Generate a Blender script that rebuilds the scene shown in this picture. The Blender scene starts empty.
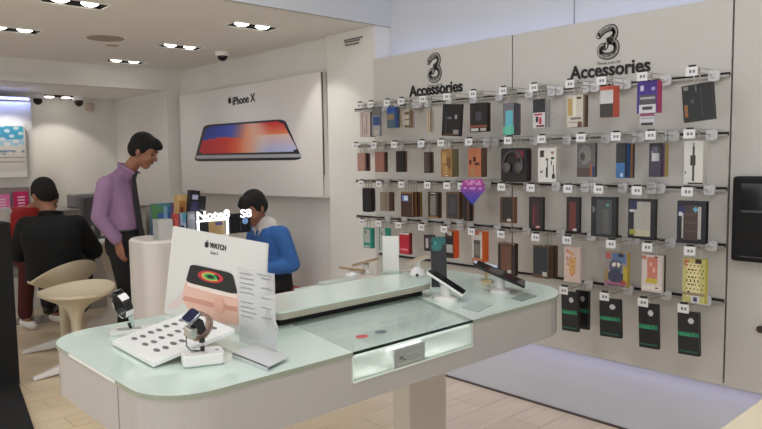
import bpy, bmesh, math, random
import numpy as np
from mathutils import Vector, Matrix
random.seed(7)
C = bpy.context.scene.collection
PI = math.pi

# ------------------------------------------------------------------ camera model and a surveying helper
FOC = 673.0; CX, CY = 381.0, 214.5; EYE = Vector((0, 0, 1.45))
_a = lambda x, y: Vector((x - CX, -(y - CY), -FOC)).normalized()
_Y, _X = _a(-246, 168), _a(1109, 147.7)          # vanishing points of the two wall directions
_m = _X.dot(_Y); _X = (_X - _Y * (_m / 2)).normalized(); _Y = (_Y - _X * _Y.dot(_X)).normalized(); _Z = _X.cross(_Y)
RM = Matrix((_X, _Y, _Z))
def ray(x, y): return RM @ Vector((x - CX, -(y - CY), -FOC))
def at_x(x, y, X): d = ray(x, y); return EYE + d * (X / d.x)
def at_y(x, y, Y): d = ray(x, y); return EYE + d * (Y / d.y)
def at_z(x, y, Z): d = ray(x, y); return EYE + d * ((Z - EYE.z) / d.z)

cam = bpy.data.objects.new('camera', bpy.data.cameras.new('camera')); C.objects.link(cam)
cam.matrix_world = Matrix.Translation(EYE) @ RM.to_4x4()
cam.data.sensor_width = 36; cam.data.lens = FOC / 762 * 36; cam.data.clip_start = 0.02
bpy.context.scene.camera = cam

# ------------------------------------------------------------------ materials
def lin(c):
    c = c / 255
    return c / 12.92 if c <= 0.04045 else ((c + 0.055) / 1.055) ** 2.4
def L3(rgb): return tuple(lin(v) for v in rgb)
MC = {}
def mat(name, rgb, rough=0.5, metal=0.0, emit=None, estr=0, alpha=1, trans=0, noise=0, scale=8, bump=0, spec=0.5):
    if name in MC: return MC[name]
    m = bpy.data.materials.new(name); m.use_nodes = True; nt = m.node_tree; b = nt.nodes['Principled BSDF']
    col = L3(rgb)
    b.inputs['Base Color'].default_value = (*col, 1); b.inputs['Roughness'].default_value = rough
    b.inputs['Metallic'].default_value = metal; b.inputs['Alpha'].default_value = alpha
    b.inputs['Transmission Weight'].default_value = trans; b.inputs['Specular IOR Level'].default_value = spec
    if emit: b.inputs['Emission Color'].default_value = (*L3(emit), 1); b.inputs['Emission Strength'].default_value = estr
    if noise or bump:
        tc = nt.nodes.new('ShaderNodeTexCoord'); n = nt.nodes.new('ShaderNodeTexNoise'); n.inputs['Scale'].default_value = scale
        n.inputs['Detail'].default_value = 4; nt.links.new(tc.outputs['Object'], n.inputs['Vector'])
        if noise:
            r = nt.nodes.new('ShaderNodeValToRGB'); r.color_ramp.elements[0].position = .3; r.color_ramp.elements[1].position = .7
            r.color_ramp.elements[0].color = (*[v * (1 - noise) for v in col], 1); r.color_ramp.elements[1].color = (*[min(1, v * (1 + noise)) for v in col], 1)
            nt.links.new(n.outputs['Fac'], r.inputs['Fac']); nt.links.new(r.outputs['Color'], b.inputs['Base Color'])
        if bump:
            bp = nt.nodes.new('ShaderNodeBump'); bp.inputs['Strength'].default_value = bump; bp.inputs['Distance'].default_value = .01
            nt.links.new(n.outputs['Fac'], bp.inputs['Height']); nt.links.new(bp.outputs['Normal'], b.inputs['Normal'])
    MC[name] = m; return m
def print_mat(name='printed_card', rough=0.4, emit=0):
    if name in MC: return MC[name]
    m = bpy.data.materials.new(name); m.use_nodes = True; nt = m.node_tree; b = nt.nodes['Principled BSDF']
    a = nt.nodes.new('ShaderNodeAttribute'); a.attribute_name = 'Print'; b.inputs['Roughness'].default_value = rough
    nt.links.new(a.outputs['Color'], b.inputs['Base Color'])
    if emit: nt.links.new(a.outputs['Color'], b.inputs['Emission Color']); b.inputs['Emission Strength'].default_value = emit
    MC[name] = m; return m
def floor_mat():
    m = bpy.data.materials.new('pale_wood_plank_floor'); m.use_nodes = True; nt = m.node_tree; b = nt.nodes['Principled BSDF']
    tc = nt.nodes.new('ShaderNodeTexCoord'); mp = nt.nodes.new('ShaderNodeMapping'); mp.inputs['Rotation'].default_value = (0, 0, 0)
    br = nt.nodes.new('ShaderNodeTexBrick'); br.inputs['Scale'].default_value = 1; br.inputs['Brick Width'].default_value = 1.2; br.inputs['Row Height'].default_value = .2
    br.inputs['Mortar Size'].default_value = .002; br.inputs['Color1'].default_value = (*L3((232, 212, 180)), 1); br.inputs['Color2'].default_value = (*L3((225, 204, 172)), 1)
    br.inputs['Mortar'].default_value = (*L3((180, 160, 135)), 1)
    ns = nt.nodes.new('ShaderNodeTexNoise'); ns.inputs['Scale'].default_value = 3; ns.inputs['Detail'].default_value = 5
    mp2 = nt.nodes.new('ShaderNodeMapping'); mp2.inputs['Scale'].default_value = (1, 9, 1)
    mx = nt.nodes.new('ShaderNodeMixRGB'); mx.blend_type = 'MULTIPLY'; mx.inputs['Fac'].default_value = .35
    rp = nt.nodes.new('ShaderNodeValToRGB'); rp.color_ramp.elements[0].color = (.72, .7, .68, 1); rp.color_ramp.elements[0].position = .35; rp.color_ramp.elements[1].position = .6
    l = nt.links
    l.new(tc.outputs['Object'], mp.inputs['Vector']); l.new(mp.outputs['Vector'], br.inputs['Vector'])
    l.new(tc.outputs['Object'], mp2.inputs['Vector']); l.new(mp2.outputs['Vector'], ns.inputs['Vector']); l.new(ns.outputs['Fac'], rp.inputs['Fac'])
    l.new(br.outputs['Color'], mx.inputs['Color1']); l.new(rp.outputs['Color'], mx.inputs['Color2']); l.new(mx.outputs['Color'], b.inputs['Base Color'])
    b.inputs['Roughness'].default_value = .32
    return m
WALL = mat('wall_paint', (222, 219, 213), .7, noise=.02, scale=3)
CEIL = mat('ceiling_paint', (236, 233, 226), .8, noise=.015, scale=2)
COOLW = mat('cool_wall_paint', (204, 206, 210), .6)
PANEL = mat('panel_laminate', (202, 198, 192), .35, noise=.015, scale=2)
DARKGAP = mat('dark_joint', (40, 36, 34), .8)
LAM = mat('gloss_white_laminate', (179, 175, 171), .2)
FROST = mat('mint_frosted_glass', (216, 232, 221), .12, spec=.6)
FROSTE = mat('frosted_edge', (150, 158, 140), .3)
WHITE = mat('white_plastic', (236, 234, 230), .35)
WHITEM = mat('white_matte', (232, 230, 226), .7)
BLACK = mat('black_plastic', (14, 14, 15), .35)
BLACKM = mat('black_matte', (10, 10, 11), .8)
SCREEN = mat('phone_glass_black', (12, 13, 20), .08)
STEEL = mat('polished_steel', (190, 186, 182), .22, 1.0)
ALU = mat('aluminium_rail', (176, 172, 166), .4, .3)
PRINT = print_mat()
def glass_mat(name, tint=(235, 245, 240), a=.18, rough=.03):
    if name in MC: return MC[name]
    m = bpy.data.materials.new(name); m.use_nodes = True; nt = m.node_tree; b = nt.nodes['Principled BSDF']
    b.inputs['Base Color'].default_value = (*L3(tint), 1); b.inputs['Roughness'].default_value = rough
    t = nt.nodes.new('ShaderNodeBsdfTransparent'); x = nt.nodes.new('ShaderNodeMixShader'); x.inputs['Fac'].default_value = a
    nt.links.new(t.outputs[0], x.inputs[1]); nt.links.new(b.outputs[0], x.inputs[2]); nt.links.new(x.outputs[0], nt.nodes['Material Output'].inputs['Surface'])
    MC[name] = m; return m
CLEAR = glass_mat('clear_glass', (205, 222, 212), .42)  # milky mint mixed into the pane stands in for its reflections
ACRYL = glass_mat('clear_acrylic', (235, 238, 238), .30)

# ------------------------------------------------------------------ mesh builder
class MB:
    def __init__(s): s.v = []; s.f = []; s.c = []; s.mi = []; s.cur = (200, 200, 200); s.m = 0
    def face(s, idx, col=None): s.f.append(idx); s.c.append(col or s.cur); s.mi.append(s.m)
    def add(s, vs, fs, col=None):
        o = len(s.v); s.v += [tuple(v) for v in vs]
        for f in fs: s.face([i + o for i in f], col)
    def box(s, x0, x1, y0, y1, z0, z1, col=None, M=None):
        if x0 > x1: x0, x1 = x1, x0
        if y0 > y1: y0, y1 = y1, y0
        if z0 > z1: z0, z1 = z1, z0
        vs = [Vector(p) for p in ((x0, y0, z0), (x1, y0, z0), (x1, y1, z0), (x0, y1, z0), (x0, y0, z1), (x1, y0, z1), (x1, y1, z1), (x0, y1, z1))]
        if M: vs = [M @ v for v in vs]
        s.add(vs, [(0, 3, 2, 1), (4, 5, 6, 7), (0, 1, 5, 4), (1, 2, 6, 5), (2, 3, 7, 6), (3, 0, 4, 7)], col)
    def prism(s, pts, z0, z1, col=None, M=None, bev=0):
        n = len(pts); rings = [(0, z0), (0, z1)]
        if bev:
            c = Vector((sum(p[0] for p in pts) / n, sum(p[1] for p in pts) / n))
            def shr(d): 
                out = []
                for i in range(n):
                    a, b_, e = Vector(pts[i - 1]), Vector(pts[i]), Vector(pts[(i + 1) % n])
                    t = (e - a).normalized(); nr = Vector((-t.y, t.x)); out.append(b_ + nr * d)
                return out
            r1 = shr(bev)
            L = [(r1, z0), (pts, z0 + bev), (pts, z1 - bev), (r1, z1)]
        else: L = [(pts, z0), (pts, z1)]
        vs = []
        for ps, z in L: vs += [Vector((p[0], p[1], z)) for p in ps]
        if M: vs = [M @ v for v in vs]
        fs = [tuple(reversed(range(n))), tuple(range((len(L) - 1) * n, len(L) * n))]
        for k in range(len(L) - 1):
            for i in range(n):
                j = (i + 1) % n; fs.append((k * n + i, k * n + j, (k + 1) * n + j, (k + 1) * n + i))
        s.add(vs, fs, col)
    def tube(s, path, r, n=10, col=None, rads=None, caps=True):
        path = [Vector(p) for p in path]; m = len(path); vs = []; up = None
        for i, p in enumerate(path):
            t = (path[min(i + 1, m - 1)] - path[max(i - 1, 0)]).normalized()
            if up is None: up = t.orthogonal().normalized()
            up = (up - t * up.dot(t)).normalized(); w = t.cross(up); rr = rads[i] if rads else r
            for k in range(n):
                a = 2 * PI * k / n; vs.append(p + (up * math.cos(a) + w * math.sin(a)) * rr)
        fs = []
        for i in range(m - 1):
            for k in range(n): j = (k + 1) % n; fs.append((i * n + k, i * n + j, (i + 1) * n + j, (i + 1) * n + k))
        if caps: fs += [tuple(reversed(range(n))), tuple(range((m - 1) * n, m * n))]
        s.add(vs, fs, col)
    def lathe(s, prof, n=24, M=None, col=None):
        vs = []; 
        for r, z in prof:
            for k in range(n):
                a = 2 * PI * k / n; v = Vector((r * math.cos(a), r * math.sin(a), z)); vs.append(M @ v if M else v)
        fs = []
        for i in range(len(prof) - 1):
            for k in range(n): j = (k + 1) % n; fs.append((i * n + k, i * n + j, (i + 1) * n + j, (i + 1) * n + k))
        fs += [tuple(reversed(range(n))), tuple(range((len(prof) - 1) * n, len(prof) * n))]
        s.add(vs, fs, col)
    def ell(s, c, rx, ry, rz, R=None, n=16, m=10, col=None):
        vs = []; c = Vector(c)
        for i in range(m + 1):
            th = PI * i / m; th = max(.02, min(PI - .02, th))
            for k in range(n):
                a = 2 * PI * k / n; v = Vector((rx * math.sin(th) * math.cos(a), ry * math.sin(th) * math.sin(a), -rz * math.cos(th)))
                if R: v = R @ v
                vs.append(c + v)
        fs = []
        for i in range(m):
            for k in range(n): j = (k + 1) % n; fs.append((i * n + k, i * n + j, (i + 1) * n + j, (i + 1) * n + k))
        fs += [tuple(reversed(range(n))), tuple(range(m * n, (m + 1) * n))]
        s.add(vs, fs, col)
    def cap(s, a, b, r0, r1=None, n=12, flat=None):
        a, b = Vector(a), Vector(b); r1 = r0 if r1 is None else r1; t = (b - a).normalized()
        path = []; rads = []
        for k in range(5): th = PI / 2 * k / 4; path.append(a - t * r0 * math.cos(th)); rads.append(max(.02 * r0, r0 * math.sin(th)))
        for k in range(1, 4): path.append(a.lerp(b, k / 4)); rads.append(r0 + (r1 - r0) * k / 4)
        for k in range(5): th = PI / 2 * k / 4; path.append(b + t * r1 * math.sin(th)); rads.append(max(.02 * r1, r1 * math.cos(th)))
        s.tube(path, 0, n, rads=rads)
    def mesh(s, name):
        me = bpy.data.meshes.new(name); me.from_pydata(s.v, [], s.f); me.update()
        ca = me.color_attributes.new('Print', 'FLOAT_COLOR', 'CORNER')
        data = []
        for p, c in zip(me.polygons, s.c):
            p.material_index = s.mi[p.index]; cc = (*L3(c), 1.0)
            data += list(cc) * p.loop_total
        ca.data.foreach_set('color', data); return me
    def build(s, name, m, parent=None, smooth=False, bevel=0, loc=None, rot=None, seg=2):
        me = s.mesh(name)
        for mm in (m if isinstance(m, (list, tuple)) else [m]): me.materials.append(mm)
        if smooth:
            me.polygons.foreach_set('use_smooth', [True] * len(me.polygons))
        o = bpy.data.objects.new(name, me); C.objects.link(o)
        if smooth: sharpen(me, 40)
        if parent: o.parent = parent
        if loc is not None: o.location = loc
        if rot is not None: o.rotation_euler = rot
        if bevel:
            b = o.modifiers.new('bevel', 'BEVEL'); b.width = bevel; b.segments = seg; b.limit_method = 'ANGLE'; b.angle_limit = .6
        return o
def sharpen(me, deg):
    bm = bmesh.new(); bm.from_mesh(me); bmesh.ops.recalc_face_normals(bm, faces=bm.faces)
    for e in bm.edges:
        e.smooth = not (len(e.link_faces) == 2 and e.calc_face_angle(0) > math.radians(deg))
    bm.to_mesh(me); bm.free()
def tag(o, label, cat, group=None, kind=None):
    o['label'] = label; o['category'] = cat
    if group: o['group'] = group
    if kind: o['kind'] = kind
    return o
def empty(name, loc=(0, 0, 0), rz=0):
    o = bpy.data.objects.new(name, None); C.objects.link(o); o.location = loc; o.rotation_euler = (0, 0, rz); o.empty_display_size = .1; return o
def struct(name, mb, m, **k): o = mb.build(name, m, **k); o['kind'] = 'structure'; return o
def sbox(name, m, *a, **k): b = MB(); b.box(*a); return struct(name, b, m, **k)
def rrect(x0, x1, y0, y1, r, n=6):
    rs = r if isinstance(r, (list, tuple)) else [r] * 4; pts = []
    for (cx, cy, a0, rr) in ((x1 - rs[0], y0 + rs[0], -90, rs[0]), (x1 - rs[1], y1 - rs[1], 0, rs[1]), (x0 + rs[2], y1 - rs[2], 90, rs[2]), (x0 + rs[3], y0 + rs[3], 180, rs[3])):
        if rr <= 0: pts.append((cx, cy)); continue
        for k in range(n + 1): a = math.radians(a0 + 90 * k / n); pts.append((cx + rr * math.cos(a), cy + rr * math.sin(a)))
    return pts
def print_plane(mb, O, U, V, nx, ny, fn, N=None, th=0):
    """a grid of printed cells: O top-left corner, U across, V down; fn(u,v)->rgb"""
    O, U, V = Vector(O), Vector(U), Vector(V); o = len(mb.v)
    for j in range(ny + 1):
        for i in range(nx + 1): mb.v.append(tuple(O + U * (i / nx) + V * (j / ny)))
    for j in range(ny):
        for i in range(nx):
            a = o + j * (nx + 1) + i; mb.face([a, a + nx + 1, a + nx + 2, a + 1], fn((i + .5) / nx, (j + .5) / ny))
def painter(base, els):
    def fn(u, v):
        c = base
        n_ = math.sin(u * 17.7 + v * 9.3 + len(els) * 3.1) * math.sin(v * 27.1 - u * 7.9)
        for e in els:
            if e[2] > e[0] and e[3] > e[1]:
                if e[0] <= u <= e[2] and e[1] <= v <= e[3]: c = e[4]
            elif ((u - e[0]) / e[2]) ** 2 + ((v - e[1]) / e[3]) ** 2 <= 1: c = e[4] if not callable(e[4]) else e[4](u, v)
        g_ = sum(c) / 3; return tuple(max(0, min(255, (x + (g_ - x) * .12) * (1 + .015 * n_))) for x in c)
    return fn
def text_mesh(txt, size, ext=.002, bold=0, align='CENTER', space=1.0):
    cu = bpy.data.curves.new('txt', 'FONT'); cu.body = txt; cu.size = size; cu.extrude = ext; cu.offset = bold; cu.align_x = align; cu.space_character = space
    cu.resolution_u = 3
    o = bpy.data.objects.new('txt', cu); C.objects.link(o); bpy.context.view_layer.update()
    dg = bpy.context.evaluated_depsgraph_get(); me = bpy.data.meshes.new_from_object(o.evaluated_get(dg)); bpy.data.objects.remove(o); bpy.data.curves.remove(cu)
    return me
def text_obj(name, txt, size, m, M, parent=None, sx=1, **k):
    me = text_mesh(txt, size, **k); me.transform(M @ Matrix.Diagonal((sx, 1, 1, 1))); me.materials.clear(); me.materials.append(m)
    o = bpy.data.objects.new(name, me); C.objects.link(o)
    if parent: o.parent = parent
    return o
def frame(origin, right, up):
    r = Vector(right).normalized(); u = Vector(up); u = (u - r * u.dot(r)).normalized(); n = r.cross(u)
    M = Matrix((r, u, n)).transposed().to_4x4(); M.translation = Vector(origin); return M

# ------------------------------------------------------------------ the room shell
XP = 3.18          # face of the accessory panels
ZC = 2.37          # dropped ceiling
YF = 3.49          # front edge of the dropped ceiling
YB = 6.49          # wall with the wide opening
FL = floor_mat()
sbox('floor', FL, -2.6, 3.6, -2.6, 8.1, -.1, 0)
sbox('wall_right', COOLW, 3.349, 3.5, -2.6, YF, 0.0, 3.3)
b = MB(); b.box(3.28, 3.349, -2.6, YF, 0, .6); struct('trim_1', b, COOLW)
b = MB(); b.box(3.274, 3.28, -2.6, YF, 0, .012); struct('base_shade_right', b, mat('base_shadow_strip', (84, 74, 70), .7))  # thin dark strip painted in for the shadow gap at the wall foot
b = MB(); b.box(3.2, 3.4, YF, 4.03, 0, ZC); struct('wall_pillar', b, WALL, bevel=.004)
sbox('wall_poster', WALL, 3.25, 3.45, 4.03, YB, 0, ZC)
b = MB(); b.box(3.082, 3.45, YB, 7.8, 0, 2.5); struct('wall_column', b, WALL)
b = MB(); b.box(-2.6, 3.082, YB, YB + .12, 2.165, 2.5); struct('wall_lintel', b, WALL)
b = MB(); b.box(-2.6, 3.082, YB - .02, YB, 2.165, 2.22); struct('trim_2', b, WALL)
sbox('wall_back', WALL, -2.6, 3.45, 7.8, 7.95, 0, 2.5)
b = MB(); b.box(-2.6, 2.05, 7.3, 7.8, 0, 2.06); struct('wall_bump', b, WALL)
sbox('ceiling_alcove', CEIL, -2.6, 3.082, YB + .12, 7.8, 2.165, 2.3)
sbox('wall_left', WALL, -2.75, -2.6, -2.6, 7.95, 0, 3.3)
sbox('wall_front', WALL, -2.75, 3.5, -2.75, -2.6, 0, 3.3)
sbox('ceiling_high', mat('high_ceiling', (222, 224, 230), .8), -2.6, 3.5, -2.6, YF + .1, 3.3, 3.4)
# dropped ceiling with recesses for the lights, front fascia
fix = [(2.58, 4.06), (2.58, 5.13), (2.56, 6.18), (1.42, 4.10), (1.36, 5.17), (0.2, 4.1), (0.2, 5.17), (-1.0, 4.1), (-1.0, 5.17)]
FW, FD = .17, .075   # half sizes of a recess
def slab_with_holes(name, x0, x1, y0, y1, z0, z1, holes, m):
    xs = sorted({x0, x1, *[h[0] - FW for h in holes], *[h[0] + FW for h in holes]}); ys = sorted({y0, y1, *[h[1] - FD for h in holes], *[h[1] + FD for h in holes]})
    b = MB()
    for i in range(len(xs) - 1):
        for j in range(len(ys) - 1):
            mx, my = (xs[i] + xs[i + 1]) / 2, (ys[j] + ys[j + 1]) / 2
            if any(abs(mx - h[0]) < FW and abs(my - h[1]) < FD for h in holes): continue
            b.add([(xs[i], ys[j], z0), (xs[i + 1], ys[j], z0), (xs[i + 1], ys[j + 1], z0), (xs[i], ys[j + 1], z0)], [(0, 3, 2, 1)])
    b.box(x0, x1, y0, y1, z0 + .14, z1)
    b.box(x0, x1, y0, y0 + .01, z0, z0 + .14)
    return struct(name, b, m)
slab_with_holes('ceiling_dropped', -2.6, 3.45, YF, YB, ZC, ZC + .2, fix, CEIL)
sbox('wall_fascia', COOLW, -2.6, 3.349, YF - .012, YF, ZC, 3.3)
# vertical board joints on the upper wall
for n_, yy in ((3, 2.03), (4, .86)):
    b = MB(); b.box(3.346, 3.35, yy - .003, yy + .003, 2.0, 3.3); struct('trim_%d' % n_, b, mat('thin_seam', (150, 150, 154), .7))
# accessory wall panels
for i, (ya, yb_) in enumerate(((-1.2, -.025), (-.02, 1.141), (1.149, 2.316), (2.324, YF - .003))):
    b = MB(); b.box(XP, 3.215, ya, yb_, .392, 2.135); o = b.build('wall_panel', PANEL, bevel=.002)
    tag(o, ['cream wall panel right of the black cabinet, outside the accessories', 'plain cream wall panel behind the black wall cabinet',
            'cream display panel behind the right-hand Accessories sign and racks', 'cream display panel behind the left-hand Accessories sign and racks'][i], 'wall panel', 'cream panels of the accessory wall')
    b2 = MB(); b2.box(3.215, 3.279, ya + .05, ya + .09, .6, 2.08); b2.box(3.215, 3.279, yb_ - .09, yb_ - .05, .6, 2.08); b2.box(3.215, 3.349, (ya + yb_) / 2 - .02, (ya + yb_) / 2 + .02, .6, 2.08)
    b2.build('batten', DARKGAP, o)
b = MB(); b.box(3.216, 3.222, -1.2, YF - .003, .4, 2.128); struct('trim_5', b, DARKGAP)

# ------------------------------------------------------------------ lighting
def area(name, loc, rot, sx, sy, power, col=(255, 255, 255), spread=PI):
    l = bpy.data.lights.new(name, 'AREA'); l.shape = 'RECTANGLE'; l.size = sx; l.size_y = sy; l.energy = power; l.color = L3(col); l.spread = spread
    o = bpy.data.objects.new(name, l); C.objects.link(o); o.location = loc; o.rotation_euler = rot; return o
def spot(name, loc, to, power, ang=70, blend=.6, col=(255, 240, 220), rad=.03):
    l = bpy.data.lights.new(name, 'SPOT'); l.energy = power; l.spot_size = math.radians(ang); l.spot_blend = blend; l.color = L3(col); l.shadow_soft_size = rad
    o = bpy.data.objects.new(name, l); C.objects.link(o); o.location = loc; d = Vector(to) - Vector(loc); o.rotation_euler = d.to_track_quat('-Z', 'Y').to_euler(); return o
LAMP = mat('lamp_glow', (255, 255, 250), .5, emit=(255, 250, 240), estr=14)
where = ['nearest the ceiling edge above the man in blue', 'in front of the dome camera', 'farthest back near the lintel', 'cut off by the top edge of the photo', 'cut off by the left edge of the photo']
for i, (fx, fy) in enumerate(fix):
    root = empty('ceiling_light', (fx, fy, ZC))
    if i < 5: lab = 'twin-lamp recessed ceiling light, ' + where[i]
    else: lab = 'twin-lamp recessed ceiling light outside the photo to the left'
    tag(root, lab, 'ceiling light', 'recessed twin ceiling lights')
    b = MB()
    b.box(-FW, FW, -FD, FD, .1, .105); b.box(-FW, -FW + .004, -FD, FD, 0, .1); b.box(FW - .004, FW, -FD, FD, 0, .1); b.box(-FW, FW, -FD, -FD + .004, 0, .1); b.box(-FW, FW, FD - .004, FD, 0, .1)
    b.build('housing', BLACKM, root)
    b = MB()
    for (a0, a1, c0, c1) in ((-FW - .012, FW + .012, -FD - .012, -FD), (-FW - .012, FW + .012, FD, FD + .012), (-FW - .012, -FW, -FD, FD), (FW, FW + .012, -FD, FD)): b.box(a0, a1, c0, c1, -.003, 0)
    b.build('trim_ring', CEIL, root)
    for sx in (-.082, .082):
        b = MB(); b.lathe([(.03, .1), (.05, .05), (.056, .02), (.052, .014)], 20, Matrix.Translation((sx, 0, 0))); lp = b.build('lamp', BLACKM, root, smooth=True)
        b = MB(); b.lathe([(.046, .013), (.05, .008), (.03, -.004)], 20, Matrix.Translation((sx, 0, 0))); b.build('bulb', LAMP, lp, smooth=True)
for (fx, fy) in fix:
    for sx in (-.08, .08): spot('downlight', (fx + sx, fy, ZC - .012), (fx + sx * 1.5 + (.12 if sx > 0 else 0), fy, 0), 10.5, 125, 1, (250, 249, 250), .04)
# aimed lamps over the pillar and the alcove walls
spot('wallwash', (2.72, 4.02, 2.35), (3.2, 3.88, 1.25), 15, 70, .5, (255, 252, 242), .02)
ASP = [((2.35, 7.25, 2.13), (2.45, 7.8, 1.0), 16, 85), ((1.75, 6.95, 2.13), (1.95, 7.3, 1.1), 14, 85)]
for p, q, e, a in ASP: spot('alcove_spot', p, q, e, a, .35, (255, 251, 244), .02)
# lamps in the alcove ceiling: a twin light whose glow shows under the lintel
root = empty('ceiling_light', (2.43, 7.6, 2.165)); tag(root, 'small twin lamp light on the alcove ceiling behind the lintel', 'ceiling light', 'recessed twin ceiling lights')
b = MB(); b.box(-.17, .17, -.06, .06, -.014, 0); b.build('housing', BLACKM, root)
for sx in (-.11, .06): b = MB(); b.lathe([(.03, -.025), (.045, -.02), (.045, -.014)], 16, Matrix.Translation((sx, 0, 0))); b.build('lamp', LAMP, root, smooth=True)
spot('alcove_down', (2.40, 7.4, 2.12), (2.4, 7.2, 0), 14, 140, 1, (255, 236, 210), .05)
# LED strips: behind the panel tops, under the panels, above the bump wall
def led(name, loc, rot, sx, sy, p, lab, dims, col=(214, 216, 255)):
    area(name + '_light', loc, rot, sx, sy, p, col)
    b = MB(); b.box(*dims); o = b.build('led_strip', mat('led_blue', (225, 225, 255), .5, emit=(160, 164, 225), estr=.5)); tag(o, lab, 'led strip'); return o
led('top', (3.285, 1.15, 2.12), (PI, math.radians(-12), 0), .03, 4.6, 4, 'bluish light strip hidden behind the top edge of the cream panels', (3.27, 3.30, -1.15, 3.45, 2.095, 2.105), (205, 212, 255))
led('bottom', (3.232, 1.15, .385), (0, math.radians(28), 0), .02, 4.6, 5, 'violet light strip under the bottom edge of the accessory panels', (3.224, 3.24, -1.15, 3.45, .394, .404), (196, 196, 255))
led('alcove', (1.5, 7.24, 2.09), (math.radians(40), 0, 0), 1.1, .02, 3, 'blue glowing light strip above the poster in the alcove', (-1.2, 2.03, 7.27, 7.3, 2.075, 2.10), (150, 170, 255))
# unseen square lamps added in the high ceiling to brighten the shop floor
LP = [(1.35, .2), (1.35, 2.2), (-.8, .2), (-.8, 2.2), (.3, -1.6)]
for i, (lx, ly) in enumerate(LP):
    b = MB(); b.box(lx - .3, lx + .3, ly - .3, ly + .3, 3.27, 3.298); o = b.build('fill_panel', mat('fill_panel_glow', (255, 255, 255), .5, emit=(255, 250, 242), estr=6))
    tag(o, 'added square fill light in the high ceiling, out of view', 'panel light', 'added fill lights in the high ceiling')
    area('fill_panel_lamp', (lx, ly, 3.26), (0, 0, 0), .6, .6, 13, (246, 249, 255))
# glowing sheets and area lamps added unseen behind and beside the camera as fill
b = MB(); b.box(-1.9, 2.9, -2.61, -2.595, .15, 2.75); o = b.build('front_fill_sheet', mat('fill_sheet_glow', (250, 252, 255), .5, emit=(245, 250, 255), estr=.8)); o.name = 'fill_sheet_front'; o['kind'] = 'structure'
area('front_fill_light', (.5, -2.58, 1.4), (math.radians(90), 0, 0), 4.6, 2.4, 26, (236, 244, 255))
b = MB(); b.box(-2.605, -2.59, -1.5, 5.9, .15, 2.2); o = b.build('fill_sheet_side', MC['fill_sheet_glow']); o['kind'] = 'structure'  # second glowing sheet, added out of view on the left for fill
area('side_fill_light', (-2.57, 2.6, 1.1), (0, math.radians(-90), 0), 2.0, 6.5, 52, (240, 247, 255))
w = bpy.data.worlds.new('World'); bpy.context.scene.world = w; w.use_nodes = True; w.node_tree.nodes['Background'].inputs['Color'].default_value = (.9, .92, 1, 1); w.node_tree.nodes['Background'].inputs['Strength'].default_value = .05
vs = bpy.context.scene.view_settings; vs.view_transform = 'Standard'; vs.look = 'None'; vs.exposure = -0.75; vs.gamma = 1

# ------------------------------------------------------------------ ceiling and alcove equipment
r = empty('dome_camera', (2.97, 5.15, ZC)); tag(r, 'black dome security camera on a white base under the beige ceiling', 'camera')
b = MB(); b.lathe([(.06, 0), (.062, -.02), (.052, -.035)], 24); b.build('base', WHITE, r, smooth=True)
b = MB(); b.ell((0, 0, -.035), .045, .045, .042, n=20); b.build('dome', SCREEN, r, smooth=True)
b = MB(); b.lathe([(.13, 0), (.13, -.004), (.12, -.006)], 32, Matrix.Translation((1.97, 5.10, ZC))); tag(b.build('ceiling_speaker', mat('speaker_grey', (168, 154, 134), .8)), 'round flat grille set in the ceiling between two lights', 'ceiling speaker')
b = MB(); b.lathe([(.05, 0), (.05, -.003), (.045, -.004)], 32, Matrix.Translation((2.13, 5.38, ZC))); tag(b.build('ceiling_cover', mat('cover_grey', (186, 172, 150), .8)), 'small round cover plate beside the larger ceiling grille', 'cover plate')
for i, px in enumerate((38, 79)):
    p = at_y(px, 104, 7.55); r = empty('alcove_camera', (p.x, 7.55, 2.165)); tag(r, ['black dome camera at the left end of the alcove ceiling', 'black dome camera on a white base at the alcove ceiling middle'][i], 'camera', 'dome cameras in the alcove')
    b = MB(); b.lathe([(.06, 0), (.065, -.03), (.055, -.045)], 20); b.build('base', WHITE, r, smooth=True)
    b = MB(); b.ell((0, 0, -.06), .045, .045, .05, n=16); b.build('dome', BLACK, r, smooth=True)
p = at_y(91, 107, 7.75); b = MB(); b.lathe([(.03, .045), (.05, .03), (.05, 0)], 20, Matrix.Translation((p.x, 7.8, p.z)) @ Matrix.Rotation(PI / 2, 4, 'X')); tag(b.build('smoke_detector', mat('beige_plastic', (196, 180, 160), .6)), 'beige round detector on the alcove wall beside the dome camera', 'detector')

# alcove poster, brochure shelf and pink prints
r = empty('poster_box', (1.75, 7.3, 1.33)); tag(r, 'white wall light box with a sky-blue and white printed poster', 'poster')
b = MB(); b.box(-.3, .215, -.07, 0, -.01, .5); b.build('frame', WHITE, r, bevel=.004)
b = MB()
def sky(u, v):
    n = math.sin(u * 23 + v * 11) * math.sin(v * 31 - u * 7)
    if v < .3: c = (70, 140 + 30 * u, 200) if n < .35 else (200, 222, 235)
    elif v < .45: c = (170, 205, 225) if n < .2 else (226, 228, 226)
    else:
        c = (222, 216, 206)
        if .55 < v < .6 and n > -.2: c = (120, 150, 180)
        if abs(v - .72) < .012 or (abs(v - .82) < .012 and u > .2): c = (180, 172, 165)
        if .62 < v < .66 and .2 < u < .8 and n > 0: c = (150, 160, 180)
    return c
print_plane(b, (-.285, -.0745, .485), (.485, 0, 0), (0, 0, -.42), 60, 60, sky); b.build('printed_sheet', PRINT, r)
r = empty('brochure_rack', (1.7, 7.3, .8)); tag(r, 'grey wall rack with pink and blue printed cards left of the seated man', 'rack')
b = MB(); b.box(-.3, .285, -.03, 0, 0, .42); b.build('back_panel', mat('rack_grey', (140, 132, 130), .6), r, bevel=.003)
b = MB(); b.box(-.3, .285, -.1, -.03, -.02, 0); b.build('shelf', WHITE, r)
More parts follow.
